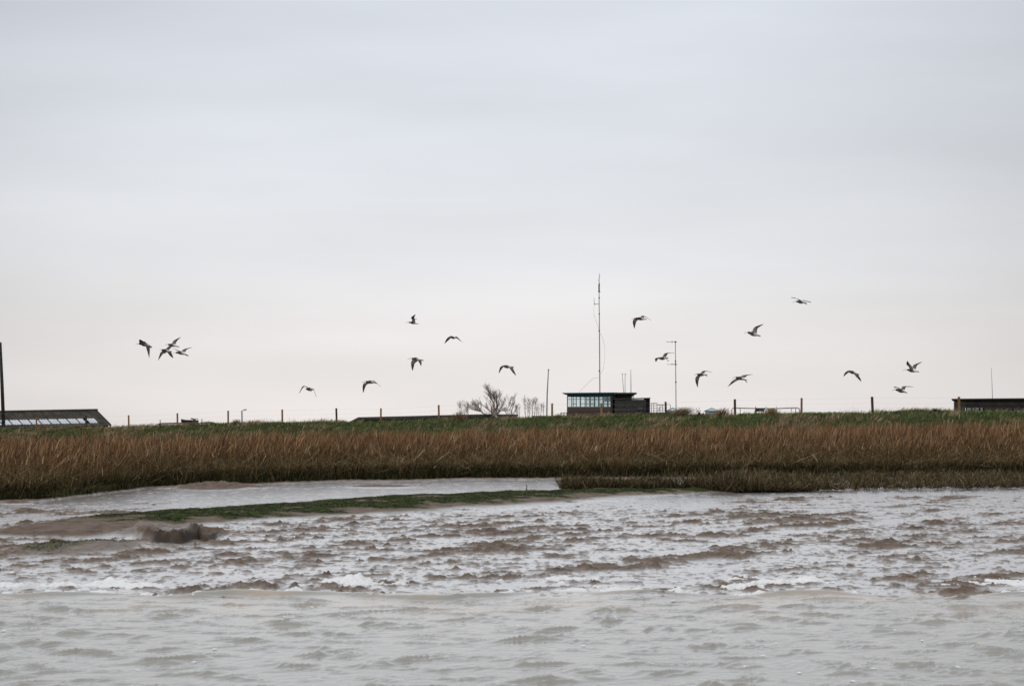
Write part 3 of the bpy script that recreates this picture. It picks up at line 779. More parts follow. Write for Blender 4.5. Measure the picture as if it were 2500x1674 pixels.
d = 135
rt = empty('street_lamp', Vector((P(591, 1035, d).x, d, FIELD_Z)))
tag(rt, 'slim grey street lamp with a short arm pointing right, rising behind the bank', 'street lamp')
MB().tube([Vector((P(592, 1035, d).x, d, FIELD_Z)), P(590.5, 1002, d)], [.06, .045], 8).build('pole', M['metal_grey'], rt)
MB().tube([P(590, 1002.5, d), P(594, 1001, d), P(597, 1001, d)], .022, 6).build('arm', M['metal_grey'], rt)
a = P(595, 1000.2, d); MB().hexa([(a.x, d-.07, a.z-.04), (a.x+.2, d-.07, a.z-.01), (a.x+.2, d+.07, a.z-.01), (a.x, d+.07, a.z-.04), (a.x, d-.05, a.z+.03), (a.x+.18, d-.05, a.z+.06), (a.x+.18, d+.05, a.z+.06), (a.x, d+.05, a.z+.03)]).build('lamp_head', M['metal_dark'], rt)

d = 150
rt = empty('flagpole', Vector((P(1334, 1035, d).x, d, FIELD_Z)))
tag(rt, 'bare grey flagpole with a small cap, between the bushes and the control building', 'flagpole')
MB().tube([Vector((P(1333.6, 1035, d).x, d, FIELD_Z)), P(1336, 960, d), P(1339, 903, d)], [.065, .05, .035], 8).build('pole', M['metal_grey'], rt)
MB().tube([P(1339, 903, d), P(1339, 901, d)], [.07, .05], 8).build('cap', M['metal_dark'], rt)

def mast(name, label, cat, d, pts, rads, foot=None):
    b0 = P(pts[0][0], pts[0][1], d)
    if foot is not None: b0.z = foot
    rt = empty(name, b0); tag(rt, label, cat)
    MB().tube([b0] + [P(a_, b_, d) for a_, b_ in pts[1:]], rads, 8).build('pole', M['metal_grey'], rt)
    return rt

D = 201.5
ROOFZ = P(1463, 958.5, D).z
rt = mast('radio_mast', 'very tall slender radio mast rising from the roof of the control building', 'radio mast', D, [(1464.5, 958), (1464, 880), (1463.5, 810), (1462.8, 740), (1462.5, 700)], [.058, .054, .05, .042, .036], ROOFZ - .05)
MB().tube([P(1462.5, 700, D), P(1462.8, 690, D), P(1463, 666, D)], [.045, .03, .012], 6).build('whip_aerial', M['metal_dark'], rt)
for (yy, r_) in ((712, .11), (727, .08), (766, .07), (808, .08), (905, .08)):
    MB().tube([P(1462.9, yy - 1.2, D), P(1462.9, yy + 1.2, D)], r_, 8).build('collar', M['metal_dark'], rt)
MB().tube([P(1462.6, 693, D), P(1462.6, 712, D)], .075, 6).build('dipole_sleeve', M['metal_dark'], rt)
for s_ in range(4):
    yy = 672 + s_ * 10; MB().tube([P(1462.8, yy, D), P(1461.4 if s_ % 2 else 1464.3, yy - 1.5, D), P(1461.4 if s_ % 2 else 1464.3, yy + 5, D), P(1462.8, yy + 6, D)], .018, 5).build('folded_dipole', M['metal_dark'], rt)
ar = MB().tube([P(1463, 742, D), P(1450.5, 742.5, D)], .035, 6).build('side_arm', M['metal_grey'], rt)
sa = MB().tube([P(1450.8, 744, D), P(1450.6, 726, D)], [.035, .012], 6).build('side_aerial', M['metal_grey'], rt)
MB().tube([P(1450.8, 744, D), P(1449.8, 756, D), P(1450, 768, D), P(1454, 780, D), P(1460, 797, D), P(1463.6, 812, D)], .012, 4).build('cable', M['wire'], rt)
MB().tube([P(1463.8, 812, D), P(1471, 822, D), P(1476, 845, D), P(1476.5, 870, D), P(1473, 900, D), P(1464.5, 915, D), P(1464.5, 921, D), P(1448, 923, D), P(1430, 940, D), P(1414, 957, D), P(1413, 960.5, D)], .012, 4).build('cable', M['wire'], rt)

rt = mast('whip_aerial', 'thin plain whip aerial, rightmost on the control building roof', 'aerial', 202, [(1540.5, 958), (1540, 902)], [.045, .022], P(1540, 959, 202).z - .05)
for (xb, xt, lab) in ((1523, 1519, 'hooked thin aerial leaning left, left one of the close pair on the control building roof'), (1526, 1526, 'hooked thin upright aerial, right one of the close pair on the control building roof')):
    r_ = mast('hooked_aerial', lab, 'aerial', 202, [(xb, 958), (xt, 913)], [.03, .022], P(1523, 959, 202).z - .05)
    r_['group'] = 'hooked aerials on the control building roof'
    MB().tube([P(xt, 913, 202), P(xt + .6, 911.6, 202), P(xt + 2, 912.4, 202), P(xt + 1.6, 914.5, 202)], .028, 5).build('hook', M['metal_dark'], r_)

D2 = 175
rt = mast('aerial_pole', 'tall thin pole with two horizontal television aerials, right of the control building', 'aerial pole', D2, [(1651, 1035), (1650, 935), (1648.8, 834)], [.045, .038, .03], FIELD_Z)
for (yy, xl, xr) in ((834.2, 1626.5, 1652), (889, 1628, 1654)):
    bo = MB().tube([P(xl, yy + .3, D2), P(xr, yy, D2)], .02, 5).build('aerial_boom', M['metal_grey'], rt)
    for e_, (xx, hl) in enumerate(((1628.5, 1.2), (1632, 1.2), (1636, 1.5), (1641, 2.4), (1645, 1.5), (1651.8, 2.2))):
        q = P(xx, yy, D2)
        MB().tube([q + Vector((0, -.25, -hl * .012)), q + Vector((0, .25, hl * .012))], .014, 4).build('aerial_rod', M['metal_grey'], rt)
    MB().tube([P(1640.7, yy - 2, D2), P(1640.7, yy + 2, D2)], .03, 5).build('dipole', M['metal_dark'], rt)
    q = P(1649, yy, D2); MB().box(q.x - .07, q.x + .07, q.y - .07, q.y + .07, q.z - .06, q.z + .06).build('bracket', M['metal_dark'], rt)
MB().tube([P(1650, 931, D2), P(1650, 934, D2)], .07, 8).build('collar', M['metal_dark'], rt)
MB().tube([P(1649.2, 880, D2), P(1649.2, 884, D2)], .06, 8).build('collar', M['metal_dark'], rt)

# ------------------------------------------------------------------ control building
def control_building():
    d0 = 200.0
    TH = math.radians(28)
    c0 = P(1494.5, 1011, d0); base_z = c0.z
    rt = empty('control_building', (c0.x, c0.y, base_z), 0)
    rt.rotation_euler = (0, 0, 0)
    tag(rt, 'small control building with a glazed left half, flat overhanging roof and dark timber block', 'building')
    # local frame: u runs left and away along the glazed front, v runs right and away along the side
    eu = Vector((-math.cos(TH), math.sin(TH), 0)); ev = Vector((math.sin(TH), math.cos(TH), 0))
    def q(u, v, z): return Vector(c0) + eu * u + ev * v + Vector((0, 0, z))
    def pbox(mb, u0, u1, v0, v1, z0, z1, z0b=None):
        mb.hexa([q(u0, v0, z0), q(u1, v0, z0), q(u1, v1, z0), q(u0, v1, z0), q(u0, v0, z1), q(u1, v0, z1), q(u1, v1, z1), q(u0, v1, z1)]); return mb
    m_px = d0 / F
    LU = 107.5 * m_px / math.cos(TH) * 1.012; LV = 4.6
    zs = (1011 - 994) * m_px                      # sill
    zt = (1011 - 967) * m_px                      # window head
    zr = (1011 - 962.5) * m_px                    # roof underside
    # walls: four brick dado walls
    bw = .22
    w = MB(); pbox(w, -.05, LU, 0, bw, -2.3, zs); w.build('brick_wall', M['brick'], rt)
    w = MB(); pbox(w, LU - bw, LU, bw, LV - bw, -2.3, zs); w.build('brick_wall', M['brick'], rt)
    w = MB(); pbox(w, 0, LU, LV - bw, LV, -2.3, zs); w.build('brick_wall', M['brick'], rt)
    w = MB(); pbox(w, bw, LU - bw, bw, LV - bw, -.1, 0.0); w.build('floor_slab', M['concrete'], rt)
    # dark corner pier and timber side
    w = MB(); pbox(w, -.06, .16, -.03, LV, -2.3, zr); w.build('corner_pier', M['timber_black'], rt)
    def glazing(vf, side):
        # one glazed wall: sill, head, mullions, transom; panes between
        s_ = MB(); pbox(s_, .2, LU + .03, vf - .05, vf + .07, zs, zs + .09); s_.build('sill', M['frame'], rt)
        s_ = MB(); pbox(s_, .2, LU + .03, vf - .03, vf + .05, zt - .02, zr); s_.build('window_head', M['teal_dark'], rt)
        edges = np.interp(np.array([0, 10.5, 21, 31.5, 42, 53, 63.5, 73.5, 84, 94.5, 102.5]), [0, 102.5], [LU, .2])
        for i, u in enumerate(edges):
            mm = M['teal'] if i in (5, 9) else M['frame']
            s_ = MB(); pbox(s_, u - .035, u + .035, vf - .025, vf + .045, zs + .09, zt - .02); s_.build('mullion', mm, rt)
        tz = zt - .27; lz = zs + .37
        for i, (a, b__) in enumerate(zip(edges, edges[1:])):
            lo, hi = b__ + .035, a - .035
            s_ = MB(); pbox(s_, lo, hi, vf - .02, vf + .035, tz - .025, tz + .025); fr_ = s_.build('transom', M['frame'], rt)
            if i % 2 == 1 or i in (4, 8): s_ = MB(); pbox(s_, lo, hi, vf - .02, vf + .035, lz - .025, lz + .025); s_.build('opening_rail', M['frame'], rt)
            for (z0, z1) in ((zs + .09, tz - .025), (tz + .025, zt - .02)):
                g_ = MB(); pbox(g_, lo, hi, vf + .004, vf + .012, z0, z1); o = g_.build('pane', M['glass'], fr_)
    glazing(.10, 0)
    glazing(LV - .10, 1)
    # left end wall glazed as well
    s_ = MB(); pbox(s_, LU - .07, LU + .05, .1, LV - .1, zs, zs + .09); s_.build('sill', M['frame'], rt)
    for v in (0.06, 1.5, 3.0, LV - .12):
        s_ = MB(); pbox(s_, LU - .03, LU + .03, v, v + .07, zs + .09, zt - .02); s_.build('mullion', M['frame'], rt)
    s_ = MB(); pbox(s_, LU - .03, LU + .04, .1, LV - .1, zt - .02, zr); s_.build('window_head', M['teal_dark'], rt)
    # furniture seen through the glass: a desk rail and a drawn blind
    s_ = MB(); pbox(s_, 1.5, LU - .6, 2.1, 2.9, zs - .1, zs + .05); s_.build('desk', M['timber_grey'], rt)
    s_ = MB(); pbox(s_, .3, 2.1, 2.6, 2.66, zt - .5, zt - .05); s_.build('blind', M['metal_grey'], rt)
    # roof: thin slab with tapered blue fascia, wide overhang
    z1 = zr + .20
    o_ = .34
    r_ = MB()
    r_.hexa([q(-.25, -.12, zr + .005), q(LU + .1, -.12, zr + .005), q(LU + .1, LV + .12, zr + .005), q(-.25, LV + .12, zr + .005), q(-.3, -o_, zr + .14), q(LU + o_, -o_, zr + .14), q(LU + o_, LV + o_, zr + .14), q(-.3, LV + o_, zr + .14)])
    r_.build('soffit', M['teal'], rt)
    r_ = MB(); pbox(r_, -.32, LU + o_ + .02, -o_ - .02, LV + o_ + .02, zr + .142, z1); r_.build('roof', M['felt'], rt)
    # timber tower block standing behind and right, roof running on over it
    def blk(mb, pxa, pxb, d_, dep, z0, z1):
        a, b__ = P(pxa, 1000, d_), P(pxb, 1000, d_); mb.box(a.x, b__.x, d_, d_ + dep, base_z + z0, base_z + z1); return mb
    zup = (1011 - 962) * m_px
    w = MB(); blk(w, 1497.5, 1540.5, d0 + .8, 3.2, -2.3, zup); w.build('timber_block', M['timber_black'], rt)
    r_ = MB(); blk(r_, 1484, 1554.5, d0 + .2, 4.2, zup + .002, zup + .17); r_.build('roof', M['felt'], rt)
    r_ = MB(); a, b__ = P(1541, 1000, d0 + .8), P(1552, 1000, d0 + .8)
    z_ = base_z + zup
    r_.hexa([(a.x, d0+.8, z_-.22), (a.x+.1, d0+.8, z_-.22), (a.x+.1, d0+3.6, z_-.22), (a.x, d0+3.6, z_-.22), (a.x, d0+.8, z_), (b__.x, d0+.8, z_), (b__.x, d0+3.6, z_), (a.x, d0+3.6, z_)])
    r_.build('roof_bracket', M['teal_dark'], rt)
    for xx in (1543.5, 1546.5):
        MB().tube([P(xx, 972, d0 + 1.4), P(xx, 962, d0 + 1.4)], .03, 6).build('roof_post', M['frame'], rt)
    # lower annexe clad in grey boards
    d1 = d0 - .6
    mp1 = d1 / F
    bz = P(1494, 1008, d1).z
    def ax(px): return (px - 1250) / F * d1
    xl, xr = ax(1501.5), ax(1587); ztop = P(1587, 970.3, d1).z; ztl = P(1501, 973.5, d1).z
    w = MB(); w.box(xl, ax(1577), d1 + .03, d1 + 3.4, FIELD_Z, ztl - .06); w.box(xl, ax(1577), d1 + .03, d1 + 3.4, FIELD_Z, ztl - .062); w = MB(); w.box(xl, ax(1576.8), d1 + .03, d1 + 3.4, FIELD_Z, ztl - .06); w.build('annexe_wall', M['timber_grey'], rt)
    nb_ = 9; zz0 = bz; step = (ztl - .06 - zz0) / nb_
    for i in range(nb_):
        z0_, z1_ = zz0 + i * step, zz0 + (i + 1) * step - .012
        w = MB(); xa, xb_ = xl - .02, ax(1576.8)
        w.hexa([(xa, d1 - .03, z0_), (xb_, d1 - .03, z0_), (xb_, d1 + .028, z0_), (xa, d1 + .028, z0_), (xa, d1 + .005, z1_), (xb_, d1 + .005, z1_), (xb_, d1 + .028, z1_), (xa, d1 + .028, z1_)])
        w.build('board', M['timber_grey'] if i % 3 else M['timber_black'], rt)
    w = MB(); w.hexa([(xl - .1, d1 - .12, ztl - .055), (xr + .04, d1 - .12, ztop - .08), (xr + .04, d1 + 3.6, ztop - .08), (xl - .1, d1 + 3.6, ztl - .055), (xl - .1, d1 - .12, ztl + .03), (xr + .04, d1 - .12, ztop), (xr + .04, d1 + 3.6, ztop), (xl - .1, d1 + 3.6, ztl + .03)]); w.build('annexe_roof', M['felt_green'], rt)
    w = MB(); w.box(ax(1577), ax(1586), d1 + .25, d1 + .32, bz - .4, ztop - .1); w.build('door', M['door'], rt)
    w = MB(); w.box(ax(1586), xr, d1, d1 + 3.4, FIELD_Z, ztop - .085); w.build('door_post', M['timber_black'], rt)
    w = MB(); w.box(ax(1577), ax(1586), d1 + .35, d1 + 3.4, FIELD_Z, ztop - .1); w.build('porch_wall', M['timber_black'], rt)
    fr_ = MB().box(ax(1554.5), ax(1571), d1 - .075, d1 - .032, P(0, 1001.5, d1).z, P(0, 990, d1).z).build('window_frame', M['timber_black'], rt)
    MB().box(ax(1556), ax(1569.5), d1 - .085, d1 - .077, P(0, 1000.3, d1).z, P(0, 991.2, d1).z).build('pane', mat('dark_pane', (.03, .035, .04), .15, .6), fr_)
    w = MB(); w.box(xl + .1, xr - .1, d1 - .5, d1 - .05, FIELD_Z, P(0, 1007.5, d1).z); w.build('plinth', M['brick'], rt)
    w = MB(); a = P(1388, 1012, 198.6); b__ = P(1592, 1012, 198.6); w.box(a.x, b__.x, 198.3, 199.0, FIELD_Z, P(0, 1011.5, 198.6).z); w.build('deck_edge', M['wood_brown'], rt)
    # boundary wall that carries on to the left
    return rt
control_building()

d = 150
a, b_ = P(1298, 1014.5, d), P(1392, 1014.2, d)
rt = empty('boundary_wall', (a.x, d, FIELD_Z)); tag(rt, 'low dark boundary wall just showing behind the bank left of the control building', 'wall')
MB().box(a.x, b_.x, d, d + .22, FIELD_Z, a.z - .06).build('wall', M['concrete'], rt)
MB().box(a.x - .03, b_.x + .03, d - .04, d + .26, a.z - .058, a.z).build('coping', M['felt_green'], rt)

d = 196.5     # bench
rt = empty('picnic_bench', P(1378, 1012, d)); tag(rt, 'small dark bench against the sky at the left foot of the control building', 'bench')
dk = P(1378, 1012.5, d).z
def bx(mb, p0, p1, y0, y1, d_, dep): a, b__ = P(p0, y1, d_), P(p1, y0, d_); mb.box(a.x, b__.x, d_, d_ + dep, a.z, b__.z); return mb
bx(MB(), 1368.5, 1390, 1006.6, 1008.0, d, .5).build('seat', M['timber_black'], rt)
for xx in (1369.5, 1376.5, 1383): bx(MB(), xx, xx + 1.6, 1008.05, 1013.5, d + .1, .12).build('leg', M['timber_black'], rt)
bx(MB(), 1366.5, 1391, 1013.6, 1100, d - .2, 1.6).build('terrace', M['concrete'], rt)

# railing right of the building
d = 198
rt = empty('railing', Vector((P(1588, 1010, d).x, d, P(0, 1009, d).z))); tag(rt, 'grey pipe railings round the steps right of the control building', 'railing')
def rail(pts, r_=.028, name='rail'): MB().tube([P(a_, b__, d + c_) for a_, b__, c_ in pts], r_, 6).build(name, M['metal_grey'], rt)
for yy in (984.5, 989.5, 996, 1002): rail([(1588, yy + .4, 0), (1604, yy, 0)])
rail([(1590, 983.8, 0), (1603.5, 983.6, 0), (1603.8, 987.2, 0), (1636.5, 987.0, 0)])
for yy in (988.3, 995, 1000, 1004): rail([(1604, yy, .8), (1624, yy + .6, .8)], .024)
rail([(1604, 1000.5, 0), (1636.5, 1001.0, 0)])
for xx, y0 in ((1590, 984), (1596, 985), (1604, 984), (1611, 987), (1618, 987), (1624, 987), (1636.5, 987)): rail([(xx, 1012, 0), (xx, y0, 0)], .032, 'rail_post')
rail([(1604, 1004, .4), (1612, 994, .4), (1619, 988, .4)], .022)
w = bx(MB(), 1587.5, 1640, 1006.5, 1100, d - .2, 2.0).build('landing', M['timber_black'], rt)

# hipped huts
def hut(px0, px1, ya, ye, d, name, label):
    a, b__ = P(px0, ye, d), P(px1, ye, d); w_ = b__.x - a.x; c = Vector(((a.x + b__.x) / 2, d + w_ / 2, 0)); za = P(0, ya, d).z
    rt = empty(name, (c.x, c.y, FIELD_Z)); tag(rt, label, 'hut', 'pale hipped roof huts behind the bank')
    h = w_ / 2
    MB().box(c.x - h * .86, c.x + h * .86, c.y - h * .86, c.y + h * .86, FIELD_Z, a.z).build('wall', M['pale'], rt)
    cs = [Vector((c.x + sx * h, c.y + sy * h, a.z + .004)) for sx, sy in ((-1, -1), (1, -1), (1, 1), (-1, 1))]
    ap = Vector((c.x, c.y, za))
    mb = MB(); mb.v = [tuple(v_) for v_ in cs] + [tuple(ap)]; mb.f = [(0, 1, 4), (1, 2, 4), (2, 3, 4), (3, 0, 4), (3, 2, 1, 0)]; mb.build('roof', M['pale'], rt)
    for i in range(4):
        MB().tube([cs[i], ap + Vector((0, 0, .02))], .04, 5).build('hip_bar', M['frame'], rt); MB().tube([cs[i], cs[(i + 1) % 4]], .045, 5).build('gutter', M['frame'], rt)
hut(1722, 1757, 996, 1003, 240, 'hipped_hut', 'pale grey hipped roof just above the bank, left of the tubular rail')
hut(1627, 1660, 995.5, 1003, 240, 'hipped_hut', 'pale grey hipped roof half hidden behind the railings and the aerial pole')

# ------------------------------------------------------------------ barn on the left
def barn():
    TH = math.radians(37); d0 = 150.0
    er = Vector((math.cos(TH), math.sin(TH), 0))           # along the ridge, to the right and away
    es = Vector((math.sin(TH), -math.cos(TH), 0))          # down the near slope
    apex = P(235, 1002, d0)
    pitch = math.radians(24)
    rt = empty('barn', (apex.x, apex.y, FIELD_Z)); tag(rt, 'long low barn with a dark sheeted roof and a strip of pale rooflights', 'barn')
    def q(u, s, off=0):                                     # u metres left along the ridge, s metres down the slope
        n = es * math.sin(pitch) + Vector((0, 0, math.cos(pitch)))
        return apex - er * u + es * (s * math.cos(pitch)) - Vector((0, 0, s * math.sin(pitch) + .022 * u)) + n * off
    # choose slope distances so bands land where the photograph shows them
    def sheet(u0, u1, s0, s1, m_, name='roof_sheet', th=.035, off=0.0):
        mb = MB()
        nC = 3
        us = np.linspace(u0, u1, nC * 4 + 1)
        top = []; bot = []
        for i, u in enumerate(us):
            h_ = .022 * (1 if (i % 4) in (1, 2) else 0)
            top.append((q(u, s0, off + h_ + .02), q(u, s1, off + h_ + .02))); bot.append((q(u, s0, off + h_), q(u, s1, off + h_)))
        for (a, c), (a2, c2), (b0, b1), (b2, b3) in zip(top, top[1:], bot, bot[1:]):
            mb.hexa([b0, b2, b3, b1, a, a2, c2, c])
        o = mb.build(name, m_, rt)
        return o
    Lr = 12.0; pw = .75
    sA, sB, sC = 1.40, 2.25, 2.7
    for i in range(int(Lr / pw)):
        u0 = i * pw + .004; u1 = (i + 1) * pw - .004
        o = sheet(u0, u1, 0.02, sA, M['roof_sheet'])
        if i == 0: sheet(u0, u1, sA + .004, sB, M['roof_sheet'], off=-.01)
        else: sheet(u0 + (.22 if i == 2 else .03), u1 - .03, sA + .03, sB, M['rooflight'], 'rooflight', off=-.012)
        sheet(u0, u1, sB + .004, sC, M['roof_sheet'] if i < 1 else M['felt_green'], off=-.02)
        MB().tube([q(u0, .03, .05), q(u0, sC, .05)], .012, 5).build('seam_batten', M['felt'], rt)
    # verge boards, ridge, vent
    mb = MB(); mb.tube([q(-.1, -.02, .06), q(Lr, -.02, .06)], .075, 8); mb.build('ridge_capping', M['felt_green'], rt)
    mb = MB(); mb.hexa([q(-.06, 0, -.12), q(0.0, 0, -.12), q(0.0, sC, -.12), q(-.06, sC, -.12), q(-.06, 0, .05), q(0.0, 0, .05), q(0.0, sC, .05), q(-.06, sC, .05)]); mb.build('verge_board', M['felt'], rt)
    v0 = q(4.3, 0); mb = MB(); mb.tube([v0 - er * .16, v0 + er * .16], .13, 10); mb.build('ridge_vent', M['felt'], rt)
    # far slope, walls
    es2 = -es
    def q2(u, s): return apex - er * u + es2 * (s * math.cos(pitch)) - Vector((0, 0, s * math.sin(pitch) + .022 * u))
    mb = MB(); mb.hexa([q2(0, .02) - Vector((0, 0, .05)), q2(Lr, .02) - Vector((0, 0, .05)), q2(Lr, sC) - Vector((0, 0, .05)), q2(0, sC) - Vector((0, 0, .05)), q2(0, .02), q2(Lr, .02), q2(Lr, sC), q2(0, sC)]); mb.build('far_roof', M['roof_sheet'], rt)
    ez = q(0, sC - .15).z - .06
    a, b__, c, dd_ = q(.1, sC - .2), q(Lr, sC - .2), q2(Lr, sC - .2), q2(.1, sC - .2)
    def fl(p, z): return Vector((p.x, p.y, z))
    mb = MB(); mb.hexa([fl(a, FIELD_Z - .05), fl(b__, FIELD_Z - .05), fl(c, FIELD_Z - .05), fl(dd_, FIELD_Z - .05), fl(a, ez), fl(b__, ez), fl(c, ez), fl(dd_, ez)]); mb.build('wall', M['barn_wall'], rt)
    g0 = apex - er * .1
    mb = MB(); mb.v = [tuple(fl(a, ez + .002)), tuple(fl(dd_, ez + .002)), tuple(fl(g0, apex.z - .1)), tuple(fl(a, ez + .002) - er * .08), tuple(fl(dd_, ez + .002) - er * .08), tuple(fl(g0, apex.z - .1) - er * .08)]
    mb.f = [(0, 1, 2), (3, 5, 4), (0, 3, 4, 1), (1, 4, 5, 2), (2, 5, 3, 0)]; mb.build('gable', M['barn_wall'], rt)
    return rt
barn()

# ------------------------------------------------------------------ beached boat and its beams
d = 128
rt = empty('boat', Vector((P(463, 1033, d).x, d, FIELD_Z))); tag(rt, 'small dark open boat with a bent cabin frame standing behind the bank', 'boat')
def hull(px0, px1, ysheer, ybot, d, beam):
    n = 9; mb = MB(); rings = []
    for i in range(n):
        t = i / (n - 1); px = px0 + (px1 - px0) * t
        w = beam * (math.sin(math.pi * min(1, .12 + t * .75)) ** .7)
        ys = ysheer + (-3.2 * (1 - t) ** 3) + .6 * t
        p = P(px, ys, d); zb = P(px, ybot, d).z
        b0 = len(mb.v)
        for yo, z_ in ((-w, p.z), (-w * .8, (p.z + zb) / 2), (0, zb - .12 * math.sin(math.pi * t)), (w * .8, (p.z + zb) / 2), (w, p.z), (w - .05, p.z), (0, zb + .1), (-w + .05, p.z)):
            mb.v.append((p.x, d + yo, z_))
        rings.append(b0)
    for a, b__ in zip(rings, rings[1:]):
        for k in range(8): mb.f.append((a + k, a + (k + 1) % 8, b__ + (k + 1) % 8, b__ + k))
    mb.f.append(tuple(rings[0] + k for k in range(8))); mb.f.append(tuple(rings[-1] + k for k in range(8)))
    return mb
hull(443, 484, 1025.8, 1031, d, .5).build('hull', noisy('dark_hull_paint', (.05, .035, .03), (.10, .06, .045), 4), rt)
MB().tube([P(443, 1023.5, d - .4), P(447, 1025.5, d - .5), P(470, 1026, d - .5), P(484, 1027, d - .4)], .035, 5).build('rubbing_strake', M['metal_dark'], rt)
bx(MB(), 463, 472, 1024.6, 1026.4, d - .3, .6).build('thwart', M['wood_brown'], rt)
for yo in (-.35, .35):
    MB().tube([P(466, 1021.3, d + yo), P(471, 1021.8, d + yo), P(476, 1024.5, d + yo), P(484, 1030, d + yo)], .045, 6).build('cabin_frame', M['timber_black'], rt)
    MB().tube([P(476, 1022, d + yo), P(482.5, 1022.2, d + yo), P(484.5, 1029, d + yo)], .025, 6).build('cabin_frame', M['timber_grey'], rt)
bx(MB(), 445, 486, 1031.2, 1060, d - .1, .2).build('cradle', M['wood_brown'], rt)
rt = empty('beam_rail', Vector((P(455, 1035, d + 1).x, d + 1, FIELD_Z))); tag(rt, 'long low brown beam on short legs passing behind the small boat', 'rail')
MB().tube([P(385, 1035.3, d+1), P(393, 1033.5, d+1), P(430, 1032.6, d+1), P(470, 1032.6, d+1)], .05, 6).build('beam', M['wood_brown'], rt)
MB().tube([P(488, 1032, d+1), P(508, 1030.8, d+1), P(520, 1031.4, d+1), P(527, 1033, d+1)], [.035, .06, .06, .035], 6).build('beam', M['wood_brown'], rt)
for xx in (392, 434, 470, 492, 518): MB().tube([Vector((P(xx, 1035, d+1).x, d+1, FIELD_Z-.05)), P(xx, 1032.5, d+1)], .04, 6).build('leg', M['wood_brown'], rt)

# ------------------------------------------------------------------ long low felt roof
rt = empty('long_shed', Vector((P(1030, 1030, 148).x, 148, FIELD_Z))); tag(rt, 'very long low shed of which only the dark flat roof edge shows over the bank', 'shed')
def slab(pa, da, pb, db, dep, th0, th1, name, m_, zdrop=None):
    a, b__ = P(*pa, da), P(*pb, db); n_ = Vector((-(b__ - a).y, (b__ - a).x, 0)).normalized() * dep
    mb = MB(); lo = [a - Vector((0, 0, th0)), b__ - Vector((0, 0, th0)), b__ + n_ - Vector((0, 0, th0)), a + n_ - Vector((0, 0, th0))]
    if zdrop is not None: lo = [Vector((v_.x, v_.y, zdrop)) for v_ in lo]
    hi = [a - Vector((0, 0, th1)), b__ - Vector((0, 0, th1)), b__ + n_ - Vector((0, 0, th1)), a + n_ - Vector((0, 0, th1))]
    mb.hexa(lo + hi); return mb.build(name, m_, rt)
slab((873, 1018), 152, (1180, 1010.5), 144, 4.0, .10, 0, 'roof', M['felt_green'])
slab((874.5, 1021.4), 151.9, (1178, 1014.2), 143.98, 4.0, .13, 0, 'fascia', M['felt'])
slab((876, 1025.7), 152.2, (1176, 1018.8), 144.3, 3.6, 0, .0, 'wall', M['barn_wall'], FIELD_Z)
a = P(873, 1019, 152.1); b_ = P(849, 1031, 152.1)
MB().hexa([(b_.x, 152.1, b_.z-.3), (a.x-.005, 152.1, b_.z-.3), (a.x-.005, 155.9, b_.z-.3), (b_.x, 155.9, b_.z-.3), (b_.x, 152.1, b_.z), (a.x-.005, 152.1, a.z), (a.x-.005, 155.9, a.z), (b_.x, 155.9, b_.z)]).build('lean_to_roof', M['felt_green'], rt)
MB().box(b_.x+.05, a.x-.01, 152.3, 155.8, FIELD_Z, b_.z-.31).build('lean_to_wall', M['barn_wall'], rt)

# ------------------------------------------------------------------ clubhouse on the right
d = 135
rt = empty('clubhouse', Vector((P(2331, 1010, d).x, d, FIELD_Z))); tag(rt, 'flat roofed brown clubhouse cut off by the right edge of the photo', 'building')
X = lambda p: (p - 1250) / F * d
Z = lambda y: P(0, y, d).z
XB = X(2319) + 1.75
mb = MB(); mb.hexa([(X(2319), d-.5, Z(975.6)), (X(2760), d-.5, Z(974.6)), (X(2760), d+7, Z(974.6)), (XB, d+7, Z(975.6)), (X(2319), d-.5, Z(973.2)), (X(2760), d-.5, Z(969.6)), (X(2760), d+7, Z(969.6)), (XB, d+7, Z(973.2))]); mb.build('roof', M['felt'], rt)
MB().box(X(2332), X(2760), d-.02, d+.5, Z(978.5), Z(975.8)).build('fascia', M['timber_black'], rt)
MB().box(X(2331), X(2357), d, d+.3, FIELD_Z, Z(978.6)).build('end_wall', M['cladding_grey'], rt)
MB().hexa([(X(2331), d+.31, FIELD_Z), (X(2331)+.3, d+.31, FIELD_Z), (X(2331)+1.9, d+6.4, FIELD_Z), (X(2331)+1.6, d+6.4, FIELD_Z), (X(2331), d+.31, Z(978.6)), (X(2331)+.3, d+.31, Z(978.6)), (X(2331)+1.9, d+6.4, Z(978.6)), (X(2331)+1.6, d+6.4, Z(978.6))]).build('side_wall', M['cladding_grey'], rt)
edges = [2357.5, 2378, 2402, 2425, 2448, 2471, 2494, 2517, 2540, 2563, 2586, 2609, 2632, 2655, 2678, 2701, 2724, 2760]
for i, (a, b_) in enumerate(zip(edges, edges[1:])):
    MB().box(X(a) + .012, X(b_) - .012, d + .05, d + .12, Z(991.6), Z(978.7)).build('panel', M['cladding'], rt)
    MB().box(X(a) - .012, X(a) + .012, d + .03, d + .13, Z(991.6), Z(978.7)).build('batten', M['cladding_grey'], rt)
MB().box(X(2357.5), X(2760), d - .25, d + .3, Z(994.6), Z(991.8)).build('canopy', M['felt'], rt)
